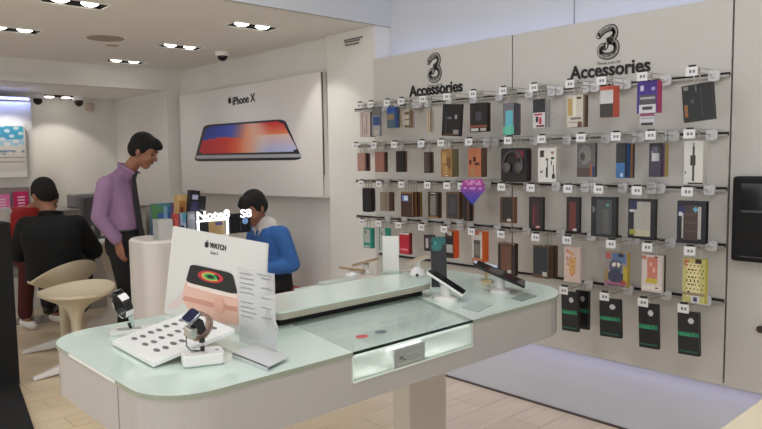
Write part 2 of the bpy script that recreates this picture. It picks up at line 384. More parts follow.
for (xa, xb, za, zb, colr, lab) in ((-.06, .1, .17, .36, (236, 120, 180), 'pink card with white lettering, left of pair'), (.135, .265, .17, .38, (214, 30, 100), 'magenta card with white lettering, right of pair'), (-.25, .03, .0, .15, (30, 60, 150), 'blue box on the rack shelf')):
    b = MB(); els = [(.25, .2 + .14 * k, .75, .26 + .14 * k, (250, 200, 225)) for k in range(4)] if colr[0] > 100 else [(.3, .3, .6, .7, (60, 100, 190))]
    b.box(xa, xb, -.058, -.032, za, zb, colr); print_plane(b, (xa, -.0585, zb), (xb - xa, 0, 0), (0, 0, za - zb), 12, 14, painter(colr, els))
    o = b.build('printed_card', PRINT); o.location = (1.7, 7.3, .8); tag(o, lab + ' in the alcove rack', 'card')

# ------------------------------------------------------------------ big phone poster on the back wall
def phone_art(u, v):
    # wallpaper: blue upper left, red lower left, orange to white middle, red orange upper right, lavender lower right
    def mix(a, b_, t): t = max(0, min(1, t)); return tuple(a[i] + (b_[i] - a[i]) * t for i in range(3))
    if v < .52 - .1 * math.sin(u * 6): left = mix((30, 50, 150), (90, 120, 220), u * 1.5)
    else: left = mix((190, 25, 45), (235, 80, 40), u * 1.6)
    midc = mix((235, 120, 70), (240, 225, 215), (u - .45) * 3.2 + .15 * v)
    c = mix(left, midc, (u - .38 + .1 * v) * 5)
    right = mix((220, 40, 30), (240, 140, 90), v * 2.6) if v < .42 else mix((240, 200, 190), (190, 195, 235), (v - .42) * 2)
    return tuple(int(x) for x in mix(c, right, (u - .66 + .1 * v) * 5))
XW = 3.15
cor = [(XW, 6.33, 2.108), (XW, 4.047, 2.103), (XW, 4.02, 1.160), (XW, 6.35, 1.137)]
r = empty('phone_poster', (3.25, 5.2, 1.137)); tag(r, 'large white wall light box showing a smartphone with a red and blue screen', 'poster')
def rel(p): return Vector(p) - Vector((3.25, 5.2, 1.137))
b = MB(); vs_ = [rel(p) for p in cor] + [rel((3.238, p[1], p[2])) for p in cor]
b.add(vs_, [(0, 3, 2, 1), (4, 5, 6, 7), (0, 1, 5, 4), (1, 2, 6, 5), (2, 3, 7, 6), (3, 0, 4, 7)]); b.build('board', mat('poster_white', (222, 218, 214), .3), r, bevel=.004)
b = MB(); X2 = XW - .003
b.box(X2 + .002 - 3.25, XW + .009 - 3.25, 4.031 - .006 - 5.2, 4.034 - 5.2, 1.165 - 1.137, 2.10 - 1.137); b.build('edge_strip', mat('poster_edge', (92, 84, 76), .6), r)
def onp(px, py, dx=0): q = at_x(px, py, XW - .002 - dx); return rel(q)
def quad_pts(P, inset=0, n=6, r=.1):
    out = []
    for i in range(4):
        a, c, e = P[i - 1], P[i], P[(i + 1) % 4]
        p0 = c.lerp(a, r); p1 = c.lerp(e, r)
        for k in range(n + 1): t = k / n; out.append(p0.lerp(c, t).lerp(c.lerp(p1, t), t))
    return out
def flat(name, pts, m, parent, th=.002):
    b = MB(); n = len(pts); b.add(list(pts) + [p + Vector((th, 0, 0)) for p in pts], [tuple(range(n)), tuple(reversed(range(n, 2 * n)))] + [(i, n + i, n + (i + 1) % n, (i + 1) % n) for i in range(n)])
    return b.build(name, m, parent)
ph = flat('phone_body', quad_pts([onp(204, 125), onp(284.5, 119), onp(302.5, 160), onp(194, 161.5)], r=.09), mat('poster_phone_black', (18, 18, 22), .3), r)
flat('phone_edge', quad_pts([onp(196, 155.5, .003), onp(301, 153.8, .003), onp(301, 157.2, .003), onp(196.3, 158.8, .003)], r=.06, n=3), mat('poster_chrome', (170, 172, 176), .4), ph)
b = MB(); Q = [onp(206.5, 127, .003), onp(282, 121, .003), onp(298.5, 151.5, .003), onp(198.5, 154, .003)]
NX, NY = 48, 24; o_ = len(b.v)
for j in range(NY + 1):
    for i in range(NX + 1):
        u, v = i / NX, j / NY; ins = .04 if (v < .05 or v > .95) else 0
        uu = ins + u * (1 - 2 * ins); b.v.append(tuple(Q[0].lerp(Q[1], uu).lerp(Q[3].lerp(Q[2], uu), v)))
for j in range(NY):
    for i in range(NX): a = j * (NX + 1) + i; b.face([a, a + NX + 1, a + NX + 2, a + 1], phone_art((i + .5) / NX, (j + .5) / NY))
b.build('phone_screen', PRINT, ph)
INK = mat('black_ink', (16, 15, 15), .5)
def apple(size, M, parent, name='apple_mark'):
    pts = []
    for k in range(40):
        a = 2 * PI * k / 40; rr = .5 * (1 + .06 * math.cos(2 * a)) ; x = rr * math.cos(a) * .88; y = rr * math.sin(a)
        if abs(x) < .12 and y > 0: y -= .07
        if abs(x) < .12 and y < 0: y += .05
        if (x - .56) ** 2 + (y - .06) ** 2 < .2 ** 2: x = .56 - math.sqrt(max(0, .04 - (y - .06) ** 2))
        pts.append((x * size, y * size))
    b = MB(); b.prism(pts, 0, .002, M=M)
    leaf = [(.02, .5), (.06, .62), (.18, .72), (.2, .72), (.16, .58), (.06, .5)]
    b.prism([(x * size, y * size) for x, y in leaf][::-1], 0, .002, M=M)
    return b.build(name, INK, parent)
p = onp(253 - 13, 102.5, .002); q = onp(262, 99.5, .002)
Mt = frame(onp(243.5, 103.2), onp(255, 100.8) - onp(235, 104.4), (0, 0, 1))
text_obj('lettering', 'iPhone X', .098, INK, Mt, r, sx=1.0, bold=.0015)
apple(.062, frame(onp(229.8, 100.6), (0, -1, 0), (0, 0, 1)), r)
# fine print sign on the pillar
r = empty('wall_notice', (3.2, 3.72, 2.28)); tag(r, 'three lines of small grey print high on the pillar', 'notice')
for k, (pa, pb) in enumerate((((344, 41.5), (363, 37.5)), ((344.5, 43.5), (360, 40.3)), ((345, 46.3), (359, 43.5)))):
    A, B_ = at_x(*pa, 3.198), at_x(*pb, 3.198); M_ = frame(A, B_ - A, (0, 0, 1))
    me_o = MB(); nseg = 7; Lh = (B_ - A).length
    for j in range(nseg): me_o.box(Lh * j / nseg, Lh * (j + .82) / nseg, 0, .011, -.0015, .001, M=M_)
    o = me_o.build('text_line', mat('notice_grey', (110, 98, 98), .6), r); o.data.transform(Matrix.Translation((-3.2, -3.72, -2.28)))

# ------------------------------------------------------------------ logo and lettering on the accessory wall
def three_logo(yc, zc, w, h, root):
    # centre line of the numeral, from its pointed top left tip to the curled lower left end
    P = [(-.40, .24), (-.24, .36), (-.02, .43), (.18, .42), (.27, .30), (.24, .17), (.10, .07), (-.06, .02), (.10, .03), (.26, -.04), (.33, -.18), (.28, -.34), (.10, -.43), (-.12, -.43), (-.30, -.36), (-.36, -.22), (-.28, -.12), (-.12, -.12)]
    def cr(P, n=6):
        out = []
        for i in range(len(P) - 1):
            p0, p1, p2, p3 = [Vector(P[max(0, min(len(P) - 1, i + k))]) for k in (-1, 0, 1, 2)]
            for k in range(n):
                t = k / n; out.append(.5 * ((2 * p1) + (p2 - p0) * t + (2 * p0 - 5 * p1 + 4 * p2 - p3) * t * t + (3 * p1 - p0 - 3 * p2 + p3) * t ** 3))
        out.append(Vector(P[-1])); return out
    pts = cr(P)
    def ribbon(name, wd, x, m, dash=False):
        b = MB(); n = len(pts)
        for i in range(n - 1):
            if dash and (i // 3) % 2: continue
            a, c = pts[i], pts[i + 1]; t = (c - a).normalized(); nr = Vector((-t.y, t.x)) * wd
            q = [a + nr - t * .01, c + nr + t * .01, c - nr + t * .01, a - nr - t * .01]
            V = [(x, -v.x * w, v.y * h) for v in q] + [(0, -v.x * w, v.y * h) for v in q]
            b.add(V, [(0, 1, 2, 3), (7, 6, 5, 4), (0, 4, 5, 1), (1, 5, 6, 2), (2, 6, 7, 3), (3, 7, 4, 0)])
        for e in (pts[0], pts[-1]):
            b.prism([(math.cos(2 * PI * k / 12) * wd, math.sin(2 * PI * k / 12) * wd) for k in range(12)], 0, 1, M=Matrix.Translation((0, -e.x * w, e.y * h)) @ Matrix(((0, 0, x, 0), (-w, 0, 0, 0), (0, h, 0, 0), (0, 0, 0, 1)))) 
        return b.build(name, m, root)
    ribbon('outline', .108, -.004, INK)
    ribbon('inner_band', .078, -.006, mat('logo_silver', (196, 192, 186), .4))
    ribbon('core_pattern', .014, -.0075, mat('logo_core', (90, 86, 82), .5), True)
for lab, lx, ty, sz in (('right', (597, 26, 621, 58), (570.5, 83, 651, 70.5), .125), ('left', (427.5, 54, 442.5, 81.5), (410, 98.5, 463, 90.5), .125)):
    a = at_x(lx[0], (lx[1] + lx[3]) / 2, XP); c = at_x(lx[2], (lx[1] + lx[3]) / 2, XP); t = at_x((lx[0] + lx[2]) / 2, lx[1], XP); d = at_x((lx[0] + lx[2]) / 2, lx[3], XP)
    yc, zc = (a.y + c.y) / 2, (t.z + d.z) / 2
    r = empty('wall_logo', (XP, yc, zc)); tag(r, 'black outlined numeral 3 emblem over small print on the %s panel' % lab, 'logo', 'numeral emblems on the panels')
    three_logo(yc, zc, abs(a.y - c.y) * 1.02, abs(t.z - d.z) * 1.0, r)
    text_obj('fine_print', 'Three.com.hk', .022, INK, frame((-.001, 0, -abs(t.z - d.z) / 2 - .03), (0, -1, 0), (0, 0, 1)), r, ext=.0005, space=1.05)
    A, B_ = at_x(ty[0], ty[1], XP), at_x(ty[2], ty[3], XP)
    r = empty('wall_lettering', (XP, (A.y + B_.y) / 2, (A.z + B_.z) / 2)); tag(r, 'bold black word Accessories on the %s panel' % lab, 'lettering', 'Accessories lettering')
    me = text_mesh('Accessories', .1, bold=.0022, ext=.004); xs = [v.co.x for v in me.vertices]; wd = max(xs) - min(xs); s_ = abs(A.y - B_.y) / wd; bpy.data.meshes.remove(me)
    text_obj('word', 'Accessories', .1, INK, frame((-.002, 0, .008 if lab == 'right' else .004), (0, -1, 0), (0, 0, 1)) @ Matrix.Diagonal((s_, s_ * 1.06, 1, 1)), r, bold=.0022, ext=.004)

# ------------------------------------------------------------------ rails, hooks and hanging stock
RZ = [1.797, 1.536, 1.290, 1.036, .782]
rown = ['top', 'second', 'third', 'fourth', 'bottom']
for i, z in enumerate(RZ):
    for (ya, yb_, side) in ((1.15, 2.315, 'right'), (2.325, 3.68, 'left')):
        if i == 4 and side == 'left': yb_ = 3.45
        r = empty('display_rail', (XP, (ya + yb_) / 2, z)); h = (yb_ - ya) / 2
        tag(r, '%s aluminium hook rail across the %s display panel' % (rown[i], side), 'rail', 'hook rails on the accessory wall')
        b = MB(); b.box(-.02, -.014, -h, h, -.008, -.001); b.box(-.02, 0, -h, h, -.010, -.008); b.build('rail_bar', ALU, r)
        b = MB(); b.box(-.01, -.001, -h, h, -.006, .010); b.build('groove', DARKGAP, r)
random.seed(11)
def hook(Y, z, lab, tip=2.91, tagon=True, ring=True):
    r = empty('display_hook', (XP - .02, Y, z)); tag(r, lab, 'hook', 'price-tagged hooks on the accessory wall')
    L = XP - .02 - tip
    b = MB(); b.prism(rrect(-.024, .024, -.026, .022, .012), 0, .012, M=Matrix(((0, 0, -1, 0), (1, 0, 0, 0), (0, 1, 0, 0), (0, 0, 0, 1))))
    b.ell((-.014, .003, 0), .006, .012, .013, n=10, m=6); b.build('back_clip', mat('clear_white_clip', (216, 215, 216), .25), r)
    b = MB(); b.tube([(-.01, 0, 0), (-L + .004, 0, 0), (-L, 0, .006)], .0022, 6); b.tube([(-.01, 0, .022), (-L - .004, 0, .02)], .0016, 6); b.build('prong', STEEL, r, smooth=True)
    b = MB(); b.box(-L - .008, -L + .004, -.014, .014, .017, .026); b.build('tip_cap', BLACK, r)
    if tagon:
        b = MB(); b.box(-L - .010, -L - .007, -.024, .024, -.02, .018, (224, 224, 224))
        print_plane(b, (-L - .0103, .024, .018), (0, -.048, 0), (0, 0, -.038), 10, 6, painter((226, 226, 226), [(.3, .35, .5, .6, (110, 110, 120)), (.6, .35, .75, .6, (120, 120, 126))]))
        b.build('price_tag', PRINT, r)
    return r
def case_shape(b, w, h, y0, z1, x, t, col, r=.012, M=None):
    pts = rrect(-w / 2, w / 2, -h, 0, r, 4)
    b.prism(pts, 0, t, col, M=Matrix.Translation((x, y0, z1)) @ Matrix(((0, 0, -1, 0), (-1, 0, 0, 0), (0, 1, 0, 0), (0, 0, 0, 1))))
hookpos = []
ORD = ['first', 'second', 'third', 'fourth', 'fifth', 'sixth', 'seventh', 'eighth', 'ninth', 'tenth', 'eleventh', 'twelfth', 'thirteenth', 'fourteenth']
def blend(a, b_, t): return tuple(a[i] + (b_[i] - a[i]) * t for i in range(3))
PK = []
def pk(*a, **k): PK.append((a, k))
def make_pack(name, Y, ztop, X, w, h, t, base, els, side, zr, case, lab, cat, grp, roll=0, nx=18, ny=30, rounded=False, hole=True, tab=True):
    r = empty(name, (X, Y, ztop)); r.rotation_euler = (math.radians(roll), 0, 0); tag(r, lab, cat, grp)
    b = MB()
    if rounded: case_shape(b, w, h, 0, 0, t, t, side, r=.014)
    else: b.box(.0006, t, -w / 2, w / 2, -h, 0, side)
    if not rounded: print_plane(b, (0, w / 2, 0), (0, -w, 0), (0, 0, -h), nx, ny, painter(base, els))
    b.build('carton' if t > .02 else 'card', PRINT, r)
    if case:
        cw, ch, cu, cv, ccol, inner = case
        c = MB(); case_shape(c, cw * w, ch * h, w / 2 - cu * w, -cv * h, .0, .009, ccol, r=.01)
        co = c.build('phone_case', PRINT, r)
        if inner:
            c = MB(); case_shape(c, cw * w * .76, ch * h * .84, w / 2 - cu * w, -cv * h - ch * h * .08, -.009, .0015, inner, r=.006); c.build('case_insert', PRINT, co)
    if tab:
        g = zr - ztop + .004
        b = MB(); tw = min(w * .4, .03)
        if g > .008:
            b.box(t * .4, t * .4 + .0012, -tw / 2, -tw / 2 + .006, 0, g + .008, side); b.box(t * .4, t * .4 + .0012, tw / 2 - .006, tw / 2, 0, g + .008, side); b.box(t * .4, t * .4 + .0012, -tw / 2, tw / 2, g + .002, g + .01, side)
            b.build('hang_tab', mat('clear_tab', (170, 166, 158), .3), r)
    return r
def product(row, x0, y0, x1, y1, desc, cat, base, els=(), t=.014, side=None, case=None, behind=(), xf=2.965, roll=0, rounded=False, name='accessory_pack', gap=.016, tagon=True, two=None, nohook=False):
    ym = (y0 + y1) / 2; xm = (x0 + x1) / 2
    A, B_ = at_x(x0, ym, xf), at_x(x1, ym, xf); T, D = at_x(xm, y0, xf), at_x(xm, y1, xf)
    w, h, Y = A.y - B_.y, T.z - D.z, (A.y + B_.y) / 2; ztop = T.z
    zr = RZ[row]; ztop = min(ztop, zr - .006); h = ztop - D.z
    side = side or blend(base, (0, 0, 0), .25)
    k = sum(1 for q in hookpos if q[0] == row)
    if not nohook:
        hookpos.append((row, Y)); hook(Y, zr, 'steel hook with price tag holding the %s' % desc, tip=xf - .04, tagon=tagon)
    grp = 'stock on the %s rail row' % rown[row]
    root_ = make_pack(name, Y, ztop, xf, w, h, t, base, els, side, zr, case, desc + ', ' + 'front of %s row' % rown[row], cat, grp, roll, rounded=rounded)
    front_ = root_
    for i, bc in enumerate(behind):
        col = bc if isinstance(bc, tuple) else base
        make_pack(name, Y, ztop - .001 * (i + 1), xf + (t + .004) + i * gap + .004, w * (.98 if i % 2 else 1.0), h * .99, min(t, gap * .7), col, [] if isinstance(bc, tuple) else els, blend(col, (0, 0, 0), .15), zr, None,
                  ('pack hanging %s behind the %s' % (('just', 'second', 'third', 'fourth')[i], desc)), cat, grp, 0, rounded=rounded, nx=4, ny=4)
    return front_, w, h
K = (22, 20, 20); BR = (92, 62, 46); GD = (150, 112, 66)
# --- top row, left to right
product(0, 360, 112, 370, 137, 'pinkish white cable pack at the far left', 'cable', (196, 178, 172), [(.2, .05, .3, .95, (140, 110, 104)), (.6, .1, .7, .9, (160, 130, 124)), (.42, .6, .5, .95, (120, 96, 90))], behind=((120, 84, 74), (196, 184, 178)))
product(0, 372, 107, 380, 136, 'grey and navy pack at the panel edge', 'phone accessory', (150, 152, 152), [(0, 0, 1, .3, (110, 112, 110)), (.1, .35, 1, .62, (52, 74, 130)), (.3, .8, .8, .95, (180, 170, 150))])
product(0, 387, 107, 398, 128, 'blue topped pack with grey picture', 'phone accessory', (74, 92, 110), [(0, 0, 1, .28, (36, 84, 170)), (.05, .35, .6, .6, (140, 120, 90)), (.7, 0, 1, 1, (30, 60, 120))], behind=((210, 190, 150),))
product(0, 404.5, 110, 409, 128, 'narrow gold trimmed clip pack', 'phone accessory', (180, 172, 156), [(0, .1, 1, .25, (110, 84, 50)), (0, .5, 1, .58, (110, 84, 50)), (0, .85, 1, .95, (110, 84, 50))], behind=((170, 130, 90), (200, 194, 184)))
product(0, 427, 110, 430, 132, 'narrow gold stylus pack', 'phone accessory', (196, 180, 150), [(.4, 0, .7, 1, (160, 120, 70))], behind=((206, 200, 190),))
product(0, 443, 104, 462, 136, 'tilted black boxed cable', 'boxed cable', (26, 25, 26), [(.15, .3, .2, .9, (60, 60, 66)), (.3, .4, .5, .46, (110, 112, 118)), (.65, .35, .8, .48, (160, 160, 164)), (.1, .92, .9, .96, (110, 66, 40)), (.6, .8, .9, .92, (150, 140, 138))], t=.016, roll=4)
product(0, 470, 103, 487, 132, 'black box with a copper stripe near its foot', 'boxed charger', (28, 25, 26), [(.35, .3, .65, .6, (66, 62, 74)), (0, .76, 1, .82, (150, 74, 48)), (.08, .88, .5, .95, (190, 186, 186)), (.6, .88, .95, .95, (170, 164, 164))], t=.012, behind=((60, 44, 40),))
product(0, 503, 103, 514, 135, 'grey pack with turquoise phone sleeve', 'phone pouch', (112, 108, 118), [(.2, .25, .9, .75, (90, 180, 196)), (0, .72, 1, .95, (84, 186, 160)), (.25, .7, .8, 1, (96, 196, 170))], t=.01, behind=((110, 106, 118), (104, 100, 112), (120, 116, 126)))
product(0, 533, 99, 545, 128, 'black wallet card over red and white print', 'phone accessory', (206, 204, 206), [(0, 0, 1, .45, (40, 42, 48)), (.1, .5, .8, .58, (190, 60, 74)), (.2, .6, .45, .8, (40, 30, 40)), (.5, .65, .7, .85, (200, 40, 60)), (.3, .9, .95, .97, (110, 20, 30))], behind=((206, 206, 200), (190, 190, 186)))
product(0, 567, 95, 583, 127, 'gold and silver striped cable card', 'cable', (202, 194, 176), [(.05, .1, .35, .62, (186, 152, 84)), (.4, .05, .55, .66, (220, 214, 196)), (.6, .08, .9, .14, (90, 60, 40)), (.2, .7, .9, .75, (120, 110, 104)), (.1, .82, .6, .88, (150, 144, 140)), (.65, .85, .95, .99, (110, 60, 50))], behind=((132, 96, 70), (90, 66, 52)))
product(0, 600, 86, 613, 117, 'orange sided white and black carton', 'boxed charger', (196, 192, 190), [(0, 0, 1, .12, (200, 90, 70)), (.05, .12, 1, .58, (206, 204, 204)), (0, .58, 1, 1, (58, 52, 50))], t=.062, side=(206, 92, 66))
PP = product(0, 637, 81, 657, 113, 'purple pack of white socket cards', 'phone accessory', (64, 42, 140), [(.15, .15, .35, .3, (206, 200, 226)), (.7, .2, .9, .3, (170, 160, 210)), (.1, .42, .95, .75, (84, 78, 84)), (.15, .5, .9, .58, (170, 166, 172)), (.1, .75, .95, 1, (206, 204, 206)), (.3, .8, .8, .9, (60, 60, 64))], t=.05, side=(176, 40, 92))
product(0, 681, 84, 711, 121, 'large tilted black box with amber corner print', 'boxed headphones', (26, 27, 28), [(.05, .05, .2, .12, (130, 126, 120)), (.05, .55, .15, .85, (150, 92, 40)), (.45, .05, .5, .2, (90, 96, 98)), (.3, .4, .38, .5, (66, 76, 80)), (.6, .1, .65, .9, (44, 46, 50))], t=.03, side=(18, 18, 18), roll=-5)
r, w_, h_ = PP; b = MB(); b.box(.006, .008, -w_ * .36, w_ * .36, -h_ * 1.38, -h_ * .98, (190, 188, 194)); print_plane(b, (.0055, w_ * .36, -h_ * .98), (0, -w_ * .72, 0), (0, 0, -h_ * .4), 12, 10, painter((196, 194, 200), [(0, .0, 1, .3, (150, 70, 110)), (.05, .8, .95, .95, (50, 50, 54)), (.1, .4, .9, .5, (150, 148, 156))])); b.build('lower_card', PRINT, r)
# --- second row
product(1, 357.5, 153, 365, 171, 'rose brown case pack at the far left', 'phone case', (168, 122, 108), [(.1, .1, .9, .9, (176, 128, 114))], behind=((60, 46, 44), (150, 110, 96)))
product(1, 375, 152, 384, 172, 'plain terracotta case pack', 'phone case', (150, 98, 82), [(.1, .06, .9, .94, (156, 104, 88))], behind=((50, 38, 36),))
product(1, 396, 151, 403.5, 172, 'black case pack with thin brown back', 'phone case', (30, 26, 26), [(.2, .1, .4, .9, (44, 38, 38))], behind=((128, 96, 80),))
product(1, 424, 152, 430, 173, 'slim dark brown case pack', 'phone case', (70, 54, 48), [(.1, .1, .5, .9, (90, 72, 64))], behind=((110, 88, 74),))
product(1, 441, 149, 452, 177, 'marbled golden case box', 'phone case', (160, 116, 64), [(.1, .1, .5, .5, (190, 150, 90)), (.5, .3, .9, .7, (120, 80, 42)), (.2, .6, .6, .9, (184, 142, 86)), (.35, .92, .6, .97, (230, 220, 200))], t=.06, side=(120, 110, 80))
product(1, 468, 148, 481, 177, 'orange brown patterned case box', 'phone case', (190, 110, 74), [(.1, .4, .3, .55, (70, 30, 24)), (.4, .3, .6, .45, (60, 24, 20)), (.5, .5, .9, .6, (84, 36, 26)), (.2, .7, .5, .95, (176, 130, 80))], t=.055, side=(96, 72, 54))
HP = product(1, 501, 148, 526, 182, 'dark round blister of over-ear headphones', 'headphones', (34, 32, 33), [(.42, .42, .42, .40, (58, 54, 54)), (.42, .42, .3, .28, (88, 82, 80)), (.45, .45, .16, .15, (150, 130, 110)), (.5, .6, .6, .75, (40, 70, 72)), (.75, .15, .95, .4, (120, 44, 56))], t=.03, side=(26, 24, 26), behind=((90, 36, 46),), rounded=True)
r, w_, h_ = HP
b = MB(); b.tube([(-.006, w_ * .38 * math.cos(a), -h_ * .5 + h_ * .40 * math.sin(a)) for a in [PI * k / 12 - .35 for k in range(16)]], .008, 8); b.build('headband', mat('band_grey', (70, 66, 66), .5), r, smooth=True)
for s in (-1, 1):
    b = MB(); b.ell((-.008, s * w_ * .24, -h_ * .58), .012, w_ * .17, h_ * .17, n=18); b.build('ear_cup', mat('cup_grey', (86, 78, 74), .4), r, smooth=True)
b = MB(); b.box(-.004, 0, -w_ * .42, -w_ * .12, -h_ * .30, -h_ * .08); b.build('red_label', mat('label_red', (112, 44, 54), .6), r)
product(1, 538, 148, 556, 182, 'white card with black wired earbuds', 'earphones', (222, 219, 212), [(.12, .06, .36, .26, (60, 44, 38)), (.8, .14, .09, .05, (170, 110, 90)), (.45, .3, .58, .36, (24, 24, 24)), (.75, .26, .9, .34, (24, 24, 24)), (.52, .36, .58, .6, (40, 40, 40)), (.46, .58, .54, .85, (30, 30, 30)), (.74, .36, .8, .5, (60, 60, 60)), (.82, .5, .88, .78, (60, 60, 60)), (.76, .76, .92, .9, (34, 34, 34)), (.12, .66, .3, .74, (130, 126, 120))], t=.03, side=(200, 196, 188), name='earphone_pack')
product(1, 577, 143, 595, 177, 'grey carton with a round product photo', 'boxed charger', (96, 92, 90), [(.45, .35, .35, .28, (122, 120, 116)), (.3, .4, .14, .12, (60, 60, 60)), (0, .72, .7, 1, (84, 66, 62)), (.75, .6, .85, .95, (160, 84, 50)), (.86, .7, 1, 1, (50, 56, 100))], t=.022)
product(1, 616, 143, 625, 178, 'black and blue pack with layered coloured backs', 'phone accessory', (36, 40, 50), [(0, .58, 1, 1, (50, 108, 170)), (.1, .1, .9, .5, (44, 44, 50)), (.5, .86, .8, .95, (180, 200, 216))], behind=((44, 92, 160), (40, 90, 150), (196, 138, 74), (60, 60, 84)), gap=.02)
product(1, 649, 143, 661, 177, 'black pack with two white figures and purple foot', 'phone accessory', (58, 54, 62), [(0, 0, 1, .14, (26, 24, 28)), (.2, .22, .5, .55, (196, 194, 196)), (.5, .3, .85, .55, (176, 174, 180)), (.3, .1, .7, .3, (90, 86, 110)), (0, .55, 1, 1, (62, 52, 74))], behind=((120, 84, 130), (206, 180, 120), (212, 186, 96)), gap=.02)
product(1, 684, 141, 703, 184, 'white pack holding a black watch band', 'watch band', (212, 210, 203), [(.42, .05, .58, .12, (150, 140, 120)), (.42, .12, .56, .94, (60, 56, 50)), (.36, .34, .62, .55, (52, 48, 44)), (.03, .7, .12, .76, (50, 48, 46)), (.2, .97, 1, 1, (30, 28, 28))], t=.05, side=(196, 192, 184), name='watch_band_pack')
# --- third row
product(2, 362.5, 188, 371, 212, 'matte black belt holster', 'phone case', (30, 29, 31), [(.4, .1, .6, .3, (80, 84, 120))], t=.02, rounded=True, behind=((70, 64, 62),))
product(2, 380, 192, 389, 211, 'taupe case sleeve in clear bag', 'phone case', (132, 116, 100), [(.1, .1, .3, .9, (150, 134, 116)), (.6, .1, .8, .9, (118, 100, 84))], behind=((120, 98, 82), (96, 60, 48)))
product(2, 401, 192, 413, 217, 'dark brown case with gold frame and blue sticker', 'phone case', (70, 44, 36), [(0, 0, 1, .06, GD), (.1, .12, .6, .38, (110, 140, 210)), (.3, .16, .55, .34, (226, 232, 244)), (.92, 0, 1, 1, GD)], behind=((140, 96, 52), (80, 52, 40), (150, 108, 62)), gap=.024)
product(2, 428, 192, 438, 218, 'grey centred case in a brown frame box', 'phone case', (66, 48, 38), [(.2, .15, .8, .9, (128, 122, 118)), (.3, .03, .8, .08, (220, 216, 210)), (0, .94, 1, 1, GD)], behind=((96, 70, 52),))
product(2, 446, 192, 459, 219, 'charcoal case in a thin bronze frame', 'phone case', (110, 82, 56), [(.1, .08, .9, .95, (58, 58, 62)), (.3, .2, .7, .8, (72, 72, 78))], behind=((122, 92, 60),), t=.02)
product(2, 463.5, 194, 470, 221, 'narrow black case pack below the starburst card', 'phone case', (30, 22, 22), [(.6, .1, .8, .95, (120, 70, 54))], behind=((116, 66, 52),))
product(2, 500, 197, 514, 223, 'olive black case in a copper frame', 'phone case', (104, 66, 44), [(.1, .05, .9, .9, (38, 38, 34)), (.5, .84, .8, .92, (206, 196, 186))], t=.03, side=(120, 76, 50))
product(2, 529, 197, 543, 229, 'black pack showing a dark crimson case', 'phone case', (28, 25, 27), [(.25, .15, .7, .95, (70, 30, 38)), (.3, .3, .4, .9, (120, 44, 54)), (.5, .9, .75, .97, (214, 150, 150))], t=.018, side=(20, 16, 18))
product(2, 566.5, 197, 579.5, 232, 'black pack showing a rust red case', 'phone case', (30, 24, 24), [(.22, .15, .72, .95, (112, 46, 36)), (.5, .9, .75, .97, (206, 190, 186))], t=.018, side=(20, 16, 16))
def window_pack(inner, extra=()): return [(.2, .06, .85, .92, inner)] + list(extra)
product(2, 591, 197, 616, 237, 'large black frame box with a smoky case', 'phone case', (28, 28, 34), window_pack((74, 76, 76), [(.66, .2, .06, .05, (70, 160, 140)), (.1, .32, .06, .08, (110, 112, 116)), (.5, .3, .7, .9, (92, 90, 88))]), t=.024, side=(16, 16, 18))
product(2, 628, 199, 655, 239, 'large black frame box with a pale clear case', 'phone case', (28, 28, 34), window_pack((170, 166, 156), [(.05, .08, .35, .28, (44, 40, 84)), (.15, .3, .09, .05, (200, 200, 204)), (.08, .78, .3, .9, (150, 150, 60)), (.3, .76, .85, .92, (186, 182, 150))]), t=.024, side=(16, 16, 18))
product(2, 677, 201, 706, 243, 'large navy frame box with a brown ribbed case', 'phone case', (30, 28, 44), [(.14, .14, .84, .9, (180, 174, 166)), (.22, .1, .74, .92, (74, 60, 56)), (.3, .3, .66, .34, (96, 76, 70)), (.3, .5, .66, .54, (96, 76, 70)), (.3, .7, .66, .74, (96, 76, 70)), (.05, .12, .3, .3, (52, 46, 104)), (.13, .32, .07, .05, (200, 200, 214)), (.64, .2, .08, .06, (96, 170, 200))], t=.026, side=(20, 18, 26))
# --- fourth row
product(3, 363.5, 228, 371.5, 248, 'teal framed clear case at the far left', 'phone case', (42, 150, 134), [(.12, .08, .8, .74, (176, 178, 172)), (.1, .86, .8, .97, (176, 178, 172)), (.2, .14, .4, .26, (60, 70, 70))], t=.03, side=(40, 140, 126))
product(3, 379, 228, 389, 251, 'teal and white case pack behind the price stand', 'phone case', (176, 182, 174), [(.6, 0, 1, .4, (28, 136, 112)), (0, 0, .12, 1, (60, 150, 134)), (.2, .2, .35, .3, (40, 60, 60))], t=.02, side=(60, 150, 134))
product(3, 399.5, 233, 409, 254, 'bright red case pack', 'phone case', (196, 30, 52), [(.1, .75, .9, .82, (230, 120, 130)), (0, 0, 1, .06, (220, 216, 212))], t=.03, side=(120, 20, 30))
product(3, 424, 235, 430, 251, 'plum pack with a white figure', 'phone accessory', (58, 44, 56), [(.3, .2, .7, .8, (180, 170, 176))], behind=((96, 92, 96), (40, 34, 38)))
product(3, 445.5, 231, 453.5, 258, 'black carton with an orange side', 'boxed charger', (52, 34, 34), [(0, .3, .8, .5, (24, 30, 34)), (.2, 0, .8, .18, (190, 180, 174)), (.1, .5, .9, .8, (176, 172, 166)), (.1, .82, .9, 1, (34, 32, 34))], t=.05, side=(226, 88, 34))
product(3, 472, 232, 482, 262, 'white carton with phone photo and orange side', 'boxed charger', (206, 200, 194), [(.1, 0, .7, .1, (200, 110, 80)), (.15, .28, .85, .85, (96, 88, 86)), (.25, .4, .75, .75, (124, 118, 112)), (0, .88, 1, 1, (190, 120, 90))], t=.06, side=(230, 104, 40))
product(3, 498, 243, 515, 275, 'reddish brown case in a dark wood frame', 'phone case', (44, 30, 26), [(.14, .06, .8, .88, (112, 72, 54)), (.55, .82, .8, .92, (200, 190, 182)), (0, 0, 1, .03, GD)], t=.028, side=(40, 26, 20))
